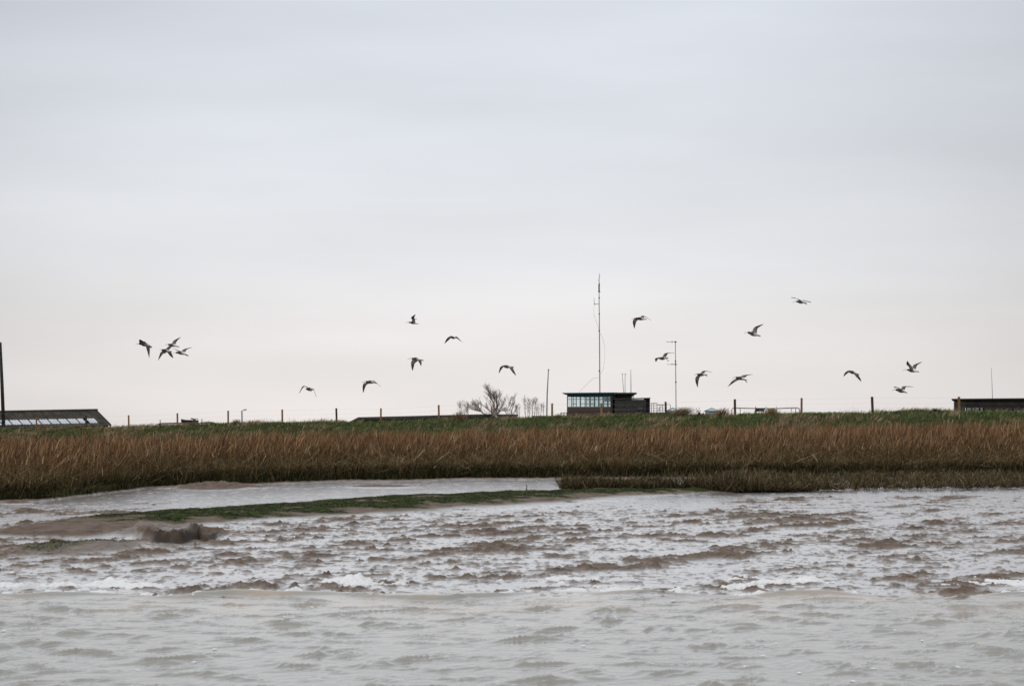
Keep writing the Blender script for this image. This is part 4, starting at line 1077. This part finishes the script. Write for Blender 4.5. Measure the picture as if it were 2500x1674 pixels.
# open window band: left panes see through to the sky, the rest dark
wl = [2360.5, 2373, 2374.5, 2380.5, 2391.5, 2393, 2402]
for a, b_ in ((2359, 2361.5), (2371.5, 2375), (2380, 2382.5), (2390.5, 2394), (2400, 2404), (2424, 2427), (2431, 2433), (2437, 2441), (2448, 2451), (2471, 2474), (2494, 2497)):
    MB().box(X(a), X(b_), d + .06, d + .14, Z(1008), Z(994.7)).build('mullion', M['timber_black'], rt)
for i, (a, b_) in enumerate(((2361.6, 2371.4), (2375.1, 2379.9), (2382.6, 2390.4), (2394.1, 2399.9))):
    MB().box(X(a), X(b_), d + .09, d + .10, Z(1007.9), Z(994.8)).build('pane', M['glass'], rt)
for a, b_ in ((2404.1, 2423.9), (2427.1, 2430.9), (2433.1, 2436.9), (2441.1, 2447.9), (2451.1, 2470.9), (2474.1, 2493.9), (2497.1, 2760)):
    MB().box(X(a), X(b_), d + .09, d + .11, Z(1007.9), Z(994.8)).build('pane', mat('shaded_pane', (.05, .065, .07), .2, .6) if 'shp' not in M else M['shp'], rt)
MB().box(X(2358), X(2760), d + .02, d + .2, FIELD_Z, Z(1008.1)).build('lower_wall', M['cladding'], rt)
MB().box(X(2410), X(2760), d + 6.1, d + 6.3, FIELD_Z, Z(978.6)).build('back_wall', M['cladding'], rt)
MB().box(X(2357) + 1.4, X(2410), d + 6.1, d + 6.3, FIELD_Z, Z(1006)).build('back_wall', M['cladding'], rt)
MB().box(X(2357) + 1.4, X(2410), d + 6.1, d + 6.3, Z(990), Z(978.6)).build('back_wall', M['cladding'], rt)
ra = empty('roof_aerial', P(2423, 973, d + 1)); tag(ra, 'single thin aerial on the roof of the clubhouse at the right', 'aerial')
MB().tube([P(2423, 973, d + 1), P(2422, 940, d + 1), P(2420, 897, d + 1)], [.022, .018, .010], 6).build('rod', M['metal_grey'], ra)

# ------------------------------------------------------------------ tubular rail with things hung on it
d = 108
rt = empty('tubular_rail', Vector((P(1868, 1005, d).x, d, FIELD_Z))); tag(rt, 'long grey tubular rail with rounded ends and double legs, standing behind the bank', 'rail')
MB().tube([P(1786.5, 1012, d), P(1786.5, 1000, d), P(1788, 996.6, d), P(1792, 995.4, d), P(1842, 996.6, d), P(1900, 996.6, d), P(1940, 995, d), P(1948, 995.3, d), P(1951, 997.5, d), P(1952.5, 1001, d), P(1952.5, 1012, d)], .030, 8).build('rail', M['metal_grey'], rt)
for pts in ([(1805.5, 995.6), (1807.3, 1000), (1807.3, 1015)], [(1931, 1015), (1931.5, 1000), (1934, 996)], [(1942.5, 995), (1942.5, 1015)], [(1786.5, 1012), (1786.5, 1020)], [(1952.5, 1012), (1952.5, 1020)]):
    MB().tube([P(a_, b__, d) for a_, b__ in pts], .020, 6).build('leg', M['metal_grey'], rt)
def cloth(px0t, px1t, px0b, px1b, yt, yb_, name, m_, label, d_):
    nx, nz = 16, 6; V_ = []
    for layer in (0, 1):
        for j in range(nz + 1):
            t_ = j / nz
            for i in range(nx + 1):
                s = i / nx; px = (px0t + (px1t - px0t) * s) * (1 - t_) + (px0b + (px1b - px0b) * s) * t_
                wv = .035 * math.sin(s * 19 + 1.2 * t_) * t_ ** .5
                V_.append(tuple(P(px, yt + (yb_ - yt) * t_ + .4 * math.sin(s * 9) * t_, d_ - .045 - .02 * t_ + wv + (.014 if layer else 0))))
    n_ = (nx + 1) * (nz + 1); mb = MB(); mb.v = V_
    for j in range(nz):
        for i in range(nx):
            a = j * (nx + 1) + i; mb.f.append((a, a + 1, a + nx + 2, a + nx + 1)); mb.f.append((n_ + a, n_ + a + nx + 1, n_ + a + nx + 2, n_ + a + 1))
    for i in range(nx): mb.f.append((i, n_ + i, n_ + i + 1, i + 1)); a = nz * (nx + 1) + i; mb.f.append((a, a + 1, n_ + a + 1, n_ + a))
    for j in range(nz): a = j * (nx + 1); mb.f.append((a, a + nx + 1, n_ + a + nx + 1, n_ + a)); a += nx; mb.f.append((a, n_ + a, n_ + a + nx + 1, a + nx + 1))
    tag(mb.build(name, m_, None, True), label, 'cloth', 'cloths hung over the tubular rail')
cloth(1846, 1869, 1841, 1865, 995.8, 1004.5, 'hanging_cloth', M['tarp_dark'], 'black tarpaulin hung over the tubular rail, left of the tan one', d)
cloth(1872.5, 1892.5, 1874.5, 1891, 995.8, 1006, 'hanging_cloth', M['tarp_tan'], 'tan and orange striped sacking hung over the tubular rail', d)
def cone(px, ytop, ybot, half, m_, lab):
    a = P(px, ytop, d - .12); b__ = P(px, ybot, d - .12); r1 = half / F * d
    rt = empty('marker_cone', b__); tag(rt, lab, 'marker cone', 'pointed markers on the tubular rail')
    MB().tube([b__, b__.lerp(a, .62), a.lerp(b__, .12), a], [r1, r1 * .42, r1 * .22, r1 * .10], 10).build('cone', m_, rt, True)
    MB().tube([b__.lerp(a, .30), b__.lerp(a, .36)], [r1 * .77, r1 * .72], 10).build('band', M['metal_grey'], rt)
cone(1870.3, 990.5, 1010, 4.2, M['white'], 'white pointed marker between the black tarpaulin and the tan sacking')
cone(1895.5, 990.5, 1012, 4.2, M['white'], 'white pointed marker right of the tan sacking')
cone(1845, 991, 1012, 3.6, M['tarp_dark'], 'dark pointed marker at the left edge of the black tarpaulin')

# ------------------------------------------------------------------ bare trees
def tree(name, label, d, limbs, tw_n, spread, seed, r0=.07, base_px=None):
    R = random.Random(seed)
    bpx = base_px if base_px else limbs[0][0][0]
    b0 = Vector((P(bpx, 1030, d).x, d, FIELD_Z))
    rt = empty(name, b0); tag(rt, label, 'tree', 'bare trees and bushes behind the bank')
    tr, tw = MB(), MB()
    def sprout(p, dr, ln, r, depth):
        q_ = [p]; dd = dr.copy(); n_ = 3
        for i in range(n_):
            dd = (dd + Vector((R.uniform(-.28, .28), R.uniform(-.28, .28), R.uniform(-.08, .26)))).normalized(); q_.append(q_[-1] + dd * ln / n_)
        tw.tube(q_, [r, r * .8, r * .6, r * .35], 3)
        if depth > 0:
            for i in range(R.randint(3, 4)):
                s = R.uniform(.25, 1); k = min(int(s * n_), n_ - 1); pp_ = q_[k].lerp(q_[k + 1], s * n_ - k)
                sprout(pp_, (dd + Vector((R.uniform(-.8, .8), R.uniform(-.8, .8), R.uniform(-.3, .7)))).normalized(), ln * R.uniform(.5, .75), r * .7, depth - 1)
    for lb in limbs:
        dy = R.uniform(-.6, .6)
        pts = [b0] if lb[0][0] == bpx else []
        npt = len(lb)
        pts += [P(a_, b__, d + dy * (i / npt)) for i, (a_, b__) in enumerate(lb)]
        n_ = len(pts); r_ = [r0 * .75 * (1 - .78 * i / (n_ - 1)) for i in range(n_)]
        tr.tube(pts, r_, 6)
        tot = sum((b__ - a).length for a, b__ in zip(pts[1:], pts[2:])) if n_ > 2 else 1
        for i in range(tw_n * 2):
            s = R.uniform(.12, 1); k = min(int(s * (n_ - 1)), n_ - 2); f_ = s * (n_ - 1) - k
            p = pts[k].lerp(pts[k + 1], min(max(f_, 0), 1)); dr = (pts[k + 1] - pts[k]).normalized()
            dr = (dr * .8 + Vector((R.uniform(-1, 1), R.uniform(-1, 1), R.uniform(-.2, .9))) * .62).normalized()
            sprout(p, dr, spread * R.uniform(.6, 1.15), r0 * .14, 2)
    tr.build('trunk', M['bark'], rt); tw.build('crown', M['twig'], rt)
tree('bare_tree', 'largest bare tree, wind swept to the left, behind the lowest curlew', 205,
     [[(1207, 1020), (1196, 1014), (1180, 1009), (1172, 1003), (1162, 1003)], [(1207, 1020), (1200, 1006), (1190, 998), (1180, 990), (1172, 988)],
      [(1207, 1020), (1205, 1000), (1206, 980), (1208, 970), (1200, 962), (1192, 953)], [(1207, 1020), (1212, 1000), (1216, 985), (1220, 972)], [(1208, 975), (1204, 966), (1196, 960), (1189, 951)], [(1206, 985), (1199, 974), (1194, 967)], [(1213, 992), (1212, 978), (1213, 968)],
      [(1207, 1020), (1200, 1003), (1198, 990), (1190, 980)], [(1180, 1009), (1170, 998), (1162, 990), (1153, 987)], [(1172, 1003), (1160, 998), (1150, 998)], [(1207, 1020), (1219, 1003), (1226, 990), (1230, 982)],
      [(1207, 1020), (1217, 1006), (1222, 1003), (1233, 1003)]], 13, .52, 1, .09, 1207)
tree('bare_bush', 'twiggy pinkish bush left of the wind swept tree, over the low felt roof', 200, [[(x_, 1020), (x_ + R_, 1000), (x_ + R_ * 1.6, 990)] for x_, R_ in ((1130, -3), (1134, 1), (1139, 2), (1126, -3), (1144, -2))], 9, .42, 2, .04, 1133)
tree('bare_tree', 'narrow upright bare tree just right of the wind swept tree', 208, [[(1240, 1018), (1244, 1000), (1250, 985), (1255, 968)], [(1240, 1018), (1238, 1003), (1243, 990), (1247, 975)], [(1246, 1018), (1250, 1000), (1256, 985), (1257, 970)], [(1240, 1018), (1234, 1005), (1228, 1000)], [(1246, 1018), (1257, 1005), (1262, 995)]], 12, .40, 3, .055, 1240)
tree('bare_bush', 'low sparse bush between the narrow tree and the rounded bush', 212, [[(x_, 1018), (x_ + R_, 1005), (x_ + R_, 994)] for x_, R_ in ((1262, 2), (1268, 0), (1258, 3))], 7, .36, 4, .03, 1262)
tree('bare_bush', 'rounded many stemmed bush in the middle of the gap before the flagpole', 206, [[(x_, 1020), (x_ + R_, 1002), (x_ + R_ * 1.8, 986), (x_ + R_ * 2, 980)] for x_, R_ in ((1283, -1), (1289, 0), (1293, 0), (1299, 1), (1304, 2))], 11, .42, 5, .045, 1293)
tree('bare_bush', 'smallest pinkish bush touching the flagpole', 206, [[(x_, 1020), (x_ + R_, 1004), (x_ + R_ * 1.8, 992)] for x_, R_ in ((1315, -1), (1320, 1), (1326, 1), (1310, 0))], 8, .40, 6, .035, 1315)

# weeds against the sky
def weed(px, ytop, ybot, d, heads, label, sc=1.0):
    b0 = P(px + 3, ybot, d); b0.z = float(land_z(b0.x, b0.y)); rt = empty('weed_stalk', b0); tag(rt, label, 'weed', 'tall dead weeds on the bank')
    st = MB(); st.tube([b0, P(px + 2, (ytop + ybot) / 2, d), P(px, ytop + 4, d)], [.022, .016, .010], 5)
    hd = MB()
    for (dx, dy) in heads:
        a = P(px + 1.5 + dx * .2, ytop + 10 + dy * .2 + 4, d); c = P(px + dx, ytop + dy, d + random.uniform(-.1, .1)); st.tube([a, c], [.008, .006], 4); hd.tube([c - Vector((0, 0, .015)), c + Vector((0, 0, .01)), c + Vector((0, 0, .035))], [.012, .024, .010], 6)
    st.build('stem', M['stem_dark'], rt); hd.build('seed_heads', M['stem_dark'], rt)
weed(1705, 996, 1032, 97, [(-5, 2), (-2, 6), (2, 1), (5, 7), (-4, 9), (4, 12), (1, 11), (-1, 15), (6, 16)], 'branching dark weed with round seed heads standing between the large tussock and the pale hut')
weed(1752, 1012, 1032, 96, [(-3, 4), (0, 0), (3, 5)], 'small dark weed low on the bank in front of the pale hut')

# stick stuck in the mud at the channel
b0 = P(1285, 1196, gd(1196, .33)); tag(MB().tube([b0 - Vector((0, 0, .1)), b0 + Vector((.01, 0, .08)), b0 + Vector((-.005, 0, .16))], [.014, .012, .006], 5).build('stick', M['stem_dark']), 'short dark stick standing in the mud at the edge of the channel', 'stick')

# ------------------------------------------------------------------ curlews
DARK = np.array((.032, .026, .023)); MID = np.array((.20, .165, .14)); PALE = np.array((.42, .37, .34)); WHITE = np.array((.78, .77, .75)); BODY = np.array((.105, .082, .066))
def interp_secs(secs, n):
    secs = [(Vector(a), Vector(b__)) for a, b__ in secs]
    m_ = len(secs); res = []
    def cr_(p0, p1, p2, p3, t): return .5 * ((2 * p1) + (-p0 + p2) * t + (2 * p0 - 5 * p1 + 4 * p2 - p3) * t * t + (-p0 + 3 * p1 - 3 * p2 + p3) * t ** 3)
    for i in range(n):
        s = i / (n - 1) * (m_ - 1); k = min(int(s), m_ - 2); t = s - k
        ix = [max(k - 1, 0), k, k + 1, min(k + 2, m_ - 1)]
        res.append((cr_(*[secs[j][0] for j in ix], t), cr_(*[secs[j][1] for j in ix], t)))
    return res

def curlew(org, sc, bill_tip, bill_base, tail, mid, r, wings, label, D, legtip=None, span=.42):
    def w2(p): return (org[0] + p[0] / sc, org[1] + p[1] / sc)
    hb, tl, md = w2(bill_base), w2(tail), w2(mid)
    rad = 1.22 * r / sc / F * D
    vis = math.hypot(tl[0] - hb[0], tl[1] - hb[1]) / F * D
    dyb = math.sqrt(max(0, .40 ** 2 - vis ** 2)) * .8
    root_c = P(*md, D)
    rt = empty('curlew', root_c)
    tag(rt, label, 'bird', 'curlews flying left over the marsh')
    V_, F_, C_ = [], [], []
    # body rings along a bent spine
    prof = [(0, .20), (.06, .50), (.13, .60), (.21, .50), (.32, .86), (.46, 1.0), (.60, .86), (.74, .52), (.86, .40), (1.0, .34)]
    A, B, C = P(*hb, D - dyb * .5), P(*md, D), P(*tl, D + dyb * .5)
    ctrl = B * 2 - (A + C) * .5
    def sp(t): return A * (1 - t) ** 2 + ctrl * 2 * t * (1 - t) + C * t * t
    up = Vector((0, -.55, .83)); nr = 12; rings = []
    for t, k in prof:
        c = sp(t); tg = (sp(min(t + .02, 1)) - sp(max(t - .02, 0))).normalized(); s1 = tg.cross(up).normalized(); u1 = s1.cross(tg).normalized()
        b0 = len(V_)
        flat = 1.0 if t < .8 else .45
        for j in range(nr):
            an = 2 * math.pi * j / nr; o_ = s1 * math.cos(an) * (1.0 if t < .8 else 1.25) + u1 * math.sin(an) * flat
            V_.append(c + o_ * rad * k); sn = math.sin(an)
            if t < .25: cc = BODY * .85
            elif .54 < t < .84 and sn > .25: cc = WHITE
            elif t >= .86: cc = MID * (.7 if (int(t * 30) % 2) else 1.1)
            elif sn < -.5: cc = PALE * .55
            else: cc = BODY
            C_.append(cc * random.uniform(.8, 1.15))
        rings.append(b0)
    for a, b__ in zip(rings, rings[1:]):
        for j in range(nr): F_.append((a + j, a + (j + 1) % nr, b__ + (j + 1) % nr, b__ + j))
    F_.append(tuple(rings[0] + j for j in range(nr))); F_.append(tuple(rings[-1] + j for j in range(nr)))
    # wings
    for side, secs in zip((-1, 1), wings):
        pp_ = [(w2(a), w2(b__)) for a, b__ in secs]
        mids = [((a[0] + b__[0]) / 2, (a[1] + b__[1]) / 2) for a, b__ in pp_]
        seg = [math.hypot(q_[0] - p_[0], q_[1] - p_[1]) / F * D for p_, q_ in zip(mids, mids[1:])]
        vis = sum(seg); dy = math.sqrt(max(.0, span ** 2 - vis ** 2)); dy = max(dy, .08)
        s3 = []; acc = 0
        n_ = len(pp_)
        for i, (a, b__) in enumerate(pp_):
            t = i / (n_ - 1)
            yy = side * (rad * .3 + dy * t)
            want = (.125, .115, .09, .03)[min(3, int(t * 3.99))]
            ch = math.hypot(a[0] - b__[0], a[1] - b__[1]) / F * D
            ex = math.sqrt(max(0, want ** 2 - ch ** 2)) * .6
            s3.append((P(*a, D + yy - ex * .5), P(*b__, D + yy + ex * .5)))
        fine = interp_secs(s3, 13); rings = []
        for i, (le, te) in enumerate(fine):
            t = i / 12
            nx_ = fine[min(i + 1, 12)]; pv = fine[max(i - 1, 0)]
            spn = ((nx_[0] + nx_[1]) - (pv[0] + pv[1])); chd = te - le
            nn = chd.cross(spn)
            nn = nn.normalized() if nn.length > 1e-9 else Vector((0, 0, 1))
            if nn.z < 0: nn = -nn
            th = .013 * (1 - t) + .003; b0 = len(V_)
            loop = [(le, 0, 0), (le.lerp(te, .3), 1, .3), (le.lerp(te, .65), .6, .65), (te, 0, 1), (le.lerp(te, .65), -.5, .65), (le.lerp(te, .3), -.8, .3)]
            for p_, k, cx_ in loop:
                V_.append(p_ + nn * th * k)
                if k >= 0: cc = MID * (1 - t) + DARK * t if cx_ < .9 else (PALE * .7 * (1 - t) + DARK * t)
                else: cc = PALE * (1 - t * .8) + DARK * t * .8
                if t > .55 and cx_ < .5: cc = DARK
                cc = cc * (1.18 if (i + int(cx_ * 6)) % 2 else .85)
                C_.append(cc)
            rings.append(b0)
        for a, b__ in zip(rings, rings[1:]):
            for j in range(6): F_.append((a + j, a + (j + 1) % 6, b__ + (j + 1) % 6, b__ + j))
        F_.append(tuple(rings[0] + j for j in range(6))); F_.append(tuple(rings[-1] + j for j in range(6)))
    me = bpy.data.meshes.new('body'); me.from_pydata([tuple(v_ - root_c) for v_ in V_], [], F_); me.materials.append(M['feather'])
    a_ = me.color_attributes.new('Col', 'FLOAT_COLOR', 'POINT')
    cc = np.ones((len(V_), 4), dtype=np.float32); cc[:, :3] = np.array(C_); a_.data.foreach_set('color', cc.ravel())
    me.polygons.foreach_set('use_smooth', [True] * len(me.polygons))
    bm = bmesh.new(); bm.from_mesh(me); bmesh.ops.recalc_face_normals(bm, faces=bm.faces); bm.to_mesh(me); bm.free()
    bo = bpy.data.objects.new('body', me); col.objects.link(bo); bo.parent = rt
    # long down-curved bill
    if bill_tip:
        b0, b1 = P(*w2(bill_base), D - dyb * .5), P(*w2(bill_tip), D - dyb * .5 - .01)
        pts = []
        for i in range(7):
            t = i / 6; p_ = b0.lerp(b1, t); p_.z += .020 * math.sin(math.pi * t) ; pts.append(p_)
        MB().tube(pts, [.0105, .0085, .007, .006, .005, .004, .0025], 6).build('bill', M['bill'], rt, True)
    if legtip:
        a = P(*w2(((tail[0] * .65 + mid[0] * .35), (tail[1] * .6 + mid[1] * .4 + r * .4))), D); c = P(*w2(legtip), D)
        MB().tube([a, a.lerp(c, .6), c], [.012, .010, .014], 5).build('leg', M['leg'], rt)
    return rt

A_ = (300, 780); 
curlew(A_, 11.2, (345, 690), (440, 665), (790, 762), (590, 665), 58, [[((490, 670), (690, 700)), ((455, 620), (620, 625)), ((440, 575), (560, 590)), ((458, 545), (480, 545))], [((630, 735), (740, 755)), ((655, 830), (738, 830)), ((690, 940), (732, 930)), ((716, 1050), (722, 1050))]],
       'leftmost curlew of the flock, plunging with one wing pointing straight down', 62)
Hh = (380, 800)
curlew(Hh, 17.42, (400, 752), (520, 712), (1005, 818), (720, 742), 55, [[((585, 755), (710, 790)), ((500, 830), (620, 880)), ((430, 920), (540, 960)), ((365, 1110), (385, 1105))], [((700, 665), (855, 695)), ((740, 570), (880, 610)), ((830, 505), (930, 535)), ((1065, 395), (1072, 402))]],
       'topmost curlew of the close trio at the left, right wing raised', 66)
curlew(Hh, 17.42, (175, 978), (262, 935), (690, 1008), (430, 975), 62, [[((320, 950), (420, 1050)), ((205, 1050), (320, 1110)), ((160, 1180), (240, 1200)), ((98, 1385), (108, 1388))], [((480, 1025), (620, 1000)), ((545, 1110), (675, 1060)), ((620, 1200), (715, 1160)), ((740, 1285), (758, 1278))]],
       'lowest curlew of the close trio at the left, both wings pushed down', 62)
curlew(Hh, 17.42, (745, 1100), (862, 1065), (1395, 1190), (1080, 1070), 62, [[((960, 1000), (1090, 1000)), ((900, 945), (970, 975)), ((810, 905), (860, 925)), ((720, 880), (725, 895))], [((1105, 990), (1265, 1030)), ((1160, 930), (1300, 955)), ((1270, 885), (1360, 905)), ((1552, 825), (1560, 832))]],
       'rightmost curlew of the close trio at the left, seen with wings spread level', 60, (1400, 1188))
B_ = (700, 900)
curlew(B_, 9.008, (400, 468), (432, 442), (600, 452), (500, 448), 33, [[((450, 408), (475, 422)), ((400, 382), (420, 398)), ((345, 390), (362, 412)), ((272, 535), (284, 532))], [((520, 420), (555, 440)), ((560, 432), (575, 452)), ((590, 470), (605, 490)), ((650, 615), (657, 612))]],
       'lowest curlew on the left, both wings arched, left of the dark fence post', 72, (522, 500))
curlew(B_, 9.008, (1640, 312), (1738, 282), (1985, 312), (1850, 292), 30, [[((1755, 300), (1835, 325)), ((1695, 318), (1765, 345)), ((1668, 390), (1728, 405)), ((1678, 525), (1688, 522))], [((1855, 258), (1905, 320)), ((1920, 262), (1950, 320)), ((1965, 300), (1995, 335)), ((2062, 392), (2068, 388))]],
       'curlew with boomerang shaped wings just above the end of the long felt roof', 63)
C__ = (960, 740)
curlew(C__, 8.71, (255, 430), (332, 407), (533, 442), (420, 418), 23, [[((390, 405), (470, 420)), ((400, 345), (463, 350)), ((380, 302), (450, 302)), ((470, 235), (478, 238))], [((430, 395), (470, 410)), ((440, 345), (465, 352)), ((475, 333), (485, 342)), ((510, 327), (513, 330))]],
       'highest curlew left of the radio mast, one wing held straight up', 70)
curlew(C__, 8.71, (1195, 742), (1225, 732), (1350, 742), (1280, 735), 22, [[((1235, 692), (1300, 722)), ((1180, 715), (1235, 735)), ((1130, 765), (1190, 775)), ((1085, 865), (1092, 862))], [((1315, 705), (1345, 745)), ((1360, 715), (1370, 760)), ((1400, 755), (1410, 790)), ((1470, 833), (1475, 828))]],
       'curlew flying away with shallow drooped wings, between the other two left of the mast', 68)
curlew(C__, 8.71, (300, 1203), (395, 1176), (645, 1216), (490, 1190), 32, [[((425, 1190), (525, 1225)), ((385, 1235), (460, 1280)), ((382, 1330), (440, 1345)), ((408, 1437), (416, 1435))], [((520, 1215), (595, 1200)), ((545, 1250), (602, 1245)), ((570, 1295), (603, 1290)), ((590, 1335), (597, 1332))]],
       'curlew with both wings hanging straight down, below the highest one left of the mast', 62)
curlew((1190, 860), 19.6, (765, 712), (815, 690), (1260, 692), (960, 690), 62, [[((900, 600), (1060, 650)), ((740, 625), (850, 660)), ((605, 720), (720, 750)), ((535, 990), (560, 990))], [((1050, 730), (1215, 675)), ((1110, 830), (1240, 780)), ((1210, 960), (1295, 910)), ((1355, 1105), (1375, 1095))]],
       'curlew gliding with drooping wings directly above the wind swept bare tree', 64)
E_ = (1520, 740)
curlew(E_, 9.8, (205, 402), (318, 358), (578, 387), (430, 372), 33, [[((320, 345), (405, 390)), ((262, 385), (345, 420)), ((243, 465), (318, 480)), ((277, 605), (287, 603))], [((430, 322), (510, 352)), ((470, 298), (525, 325)), ((540, 318), (560, 340)), ((675, 408), (683, 403))]],
       'curlew high just right of the radio mast, near wing hooked downward', 61)
curlew(E_, 9.8, (850, 1345), (882, 1325), (1090, 1302), (965, 1318), 34, [[((925, 1290), (910, 1320)), ((850, 1298), (872, 1320)), ((775, 1325), (838, 1345)), ((792, 1405), (803, 1403))], [((960, 1272), (1035, 1290)), ((1000, 1205), (1060, 1245)), ((1080, 1185), (1100, 1198)), ((1242, 1187), (1245, 1193))]],
       'curlew whose far wing tip touches the pole with two television aerials', 66, (1102, 1388))
G_ = (1660, 880)
curlew(G_, 10.645, (365, 388), (447, 353), (712, 362), (565, 365), 35, [[((465, 375), (550, 390)), ((405, 440), (505, 455)), ((405, 550), (480, 555)), ((456, 695), (464, 693))], [((548, 312), (630, 335)), ((590, 268), (655, 290)), ((680, 266), (690, 282)), ((842, 303), (846, 307))]],
       'left one of the two curlews right of the aerial pole, near wing pointing down', 62, (708, 408))
curlew(G_, 10.645, (1350, 468), (1455, 435), (1742, 510), (1580, 462), 38, [[((1470, 455), (1570, 490)), ((1395, 500), (1470, 530)), ((1335, 555), (1390, 580)), ((1238, 682), (1246, 680))], [((1580, 412), (1685, 442)), ((1630, 382), (1720, 415)), ((1730, 368), (1760, 385)), ((1890, 355), (1896, 360))]],
       'right one of two curlews right of the aerial pole, wings along one diagonal', 62, (1745, 568))
I_ = (1800, 700)
curlew(I_, 11.2, (180, 1287), (285, 1245), (635, 1350), (440, 1290), 50, [[((410, 1235), (530, 1275)), ((435, 1150), (548, 1160)), ((505, 1085), (590, 1105)), ((708, 1016), (714, 1024))], [((430, 1235), (530, 1280)), ((455, 1160), (540, 1170)), ((520, 1095), (580, 1115)), ((690, 1035), (696, 1040))]],
       'curlew with raised swept back wing, below the highest curlew on the right', 61)
curlew(I_, 11.2, (1508, 442), (1615, 400), (1892, 437), (1740, 418), 38, [[((1665, 365), (1775, 392)), ((1640, 335), (1710, 352)), ((1570, 300), (1600, 322)), ((1472, 286), (1474, 300))], [((1780, 368), (1850, 390)), ((1860, 378), (1880, 398)), ((1940, 395), (1950, 418)), ((2025, 418), (2028, 432))]],
       'highest curlew of all, gliding with flat outstretched wings at the right', 63, (1905, 485))
J_ = (2040, 860)
curlew(J_, 9.758, (300, 485), (335, 468), (560, 525), (410, 478), 33, [[((320, 427), (420, 452)), ((265, 445), (335, 470)), ((215, 495), (270, 510)), ((182, 580), (190, 577))], [((440, 515), (548, 525)), ((480, 570), (560, 570)), ((535, 625), (590, 615)), ((606, 695), (614, 690))]],
       'curlew flying away above the fence between the two rightmost bare posts', 66)
curlew(J_, 9.758, (1600, 438), (1705, 412), (1988, 462), (1820, 437), 33, [[((1757, 405), (1860, 410)), ((1745, 345), (1820, 335)), ((1688, 285), (1762, 270)), ((1700, 208), (1722, 210))], [((1830, 350), (1905, 405)), ((1848, 305), (1930, 335)), ((1900, 278), (1960, 292)), ((2054, 222), (2060, 230))]],
       'upper curlew of the rightmost pair, both wings held up in a wide vee', 61)
curlew(J_, 9.758, (1338, 917), (1430, 887), (1698, 962), (1560, 912), 42, [[((1480, 852), (1565, 875)), ((1450, 822), (1490, 845)), ((1410, 815), (1430, 838)), ((1390, 820), (1392, 845))], [((1570, 860), (1642, 892)), ((1590, 812), (1680, 820)), ((1700, 802), (1715, 820)), ((1855, 818), (1862, 824))]],
       'lower curlew of the rightmost pair, wings level and tail fanned', 61)
curlew((1100, 930), 9.008, (865, 800), (890, 795), (1065, 790), (960, 785), 30, [[((915, 755), (1000, 760)), ((945, 690), (1025, 680)), ((980, 600), (1040, 590)), ((1088, 470), (1094, 474))], [((920, 770), (1010, 780)), ((960, 720), (1040, 730)), ((1000, 690), (1050, 720)), ((1058, 700), (1062, 720))]],
       'lowest curlew, skimming the bank in front of the wind swept bare tree', 64)
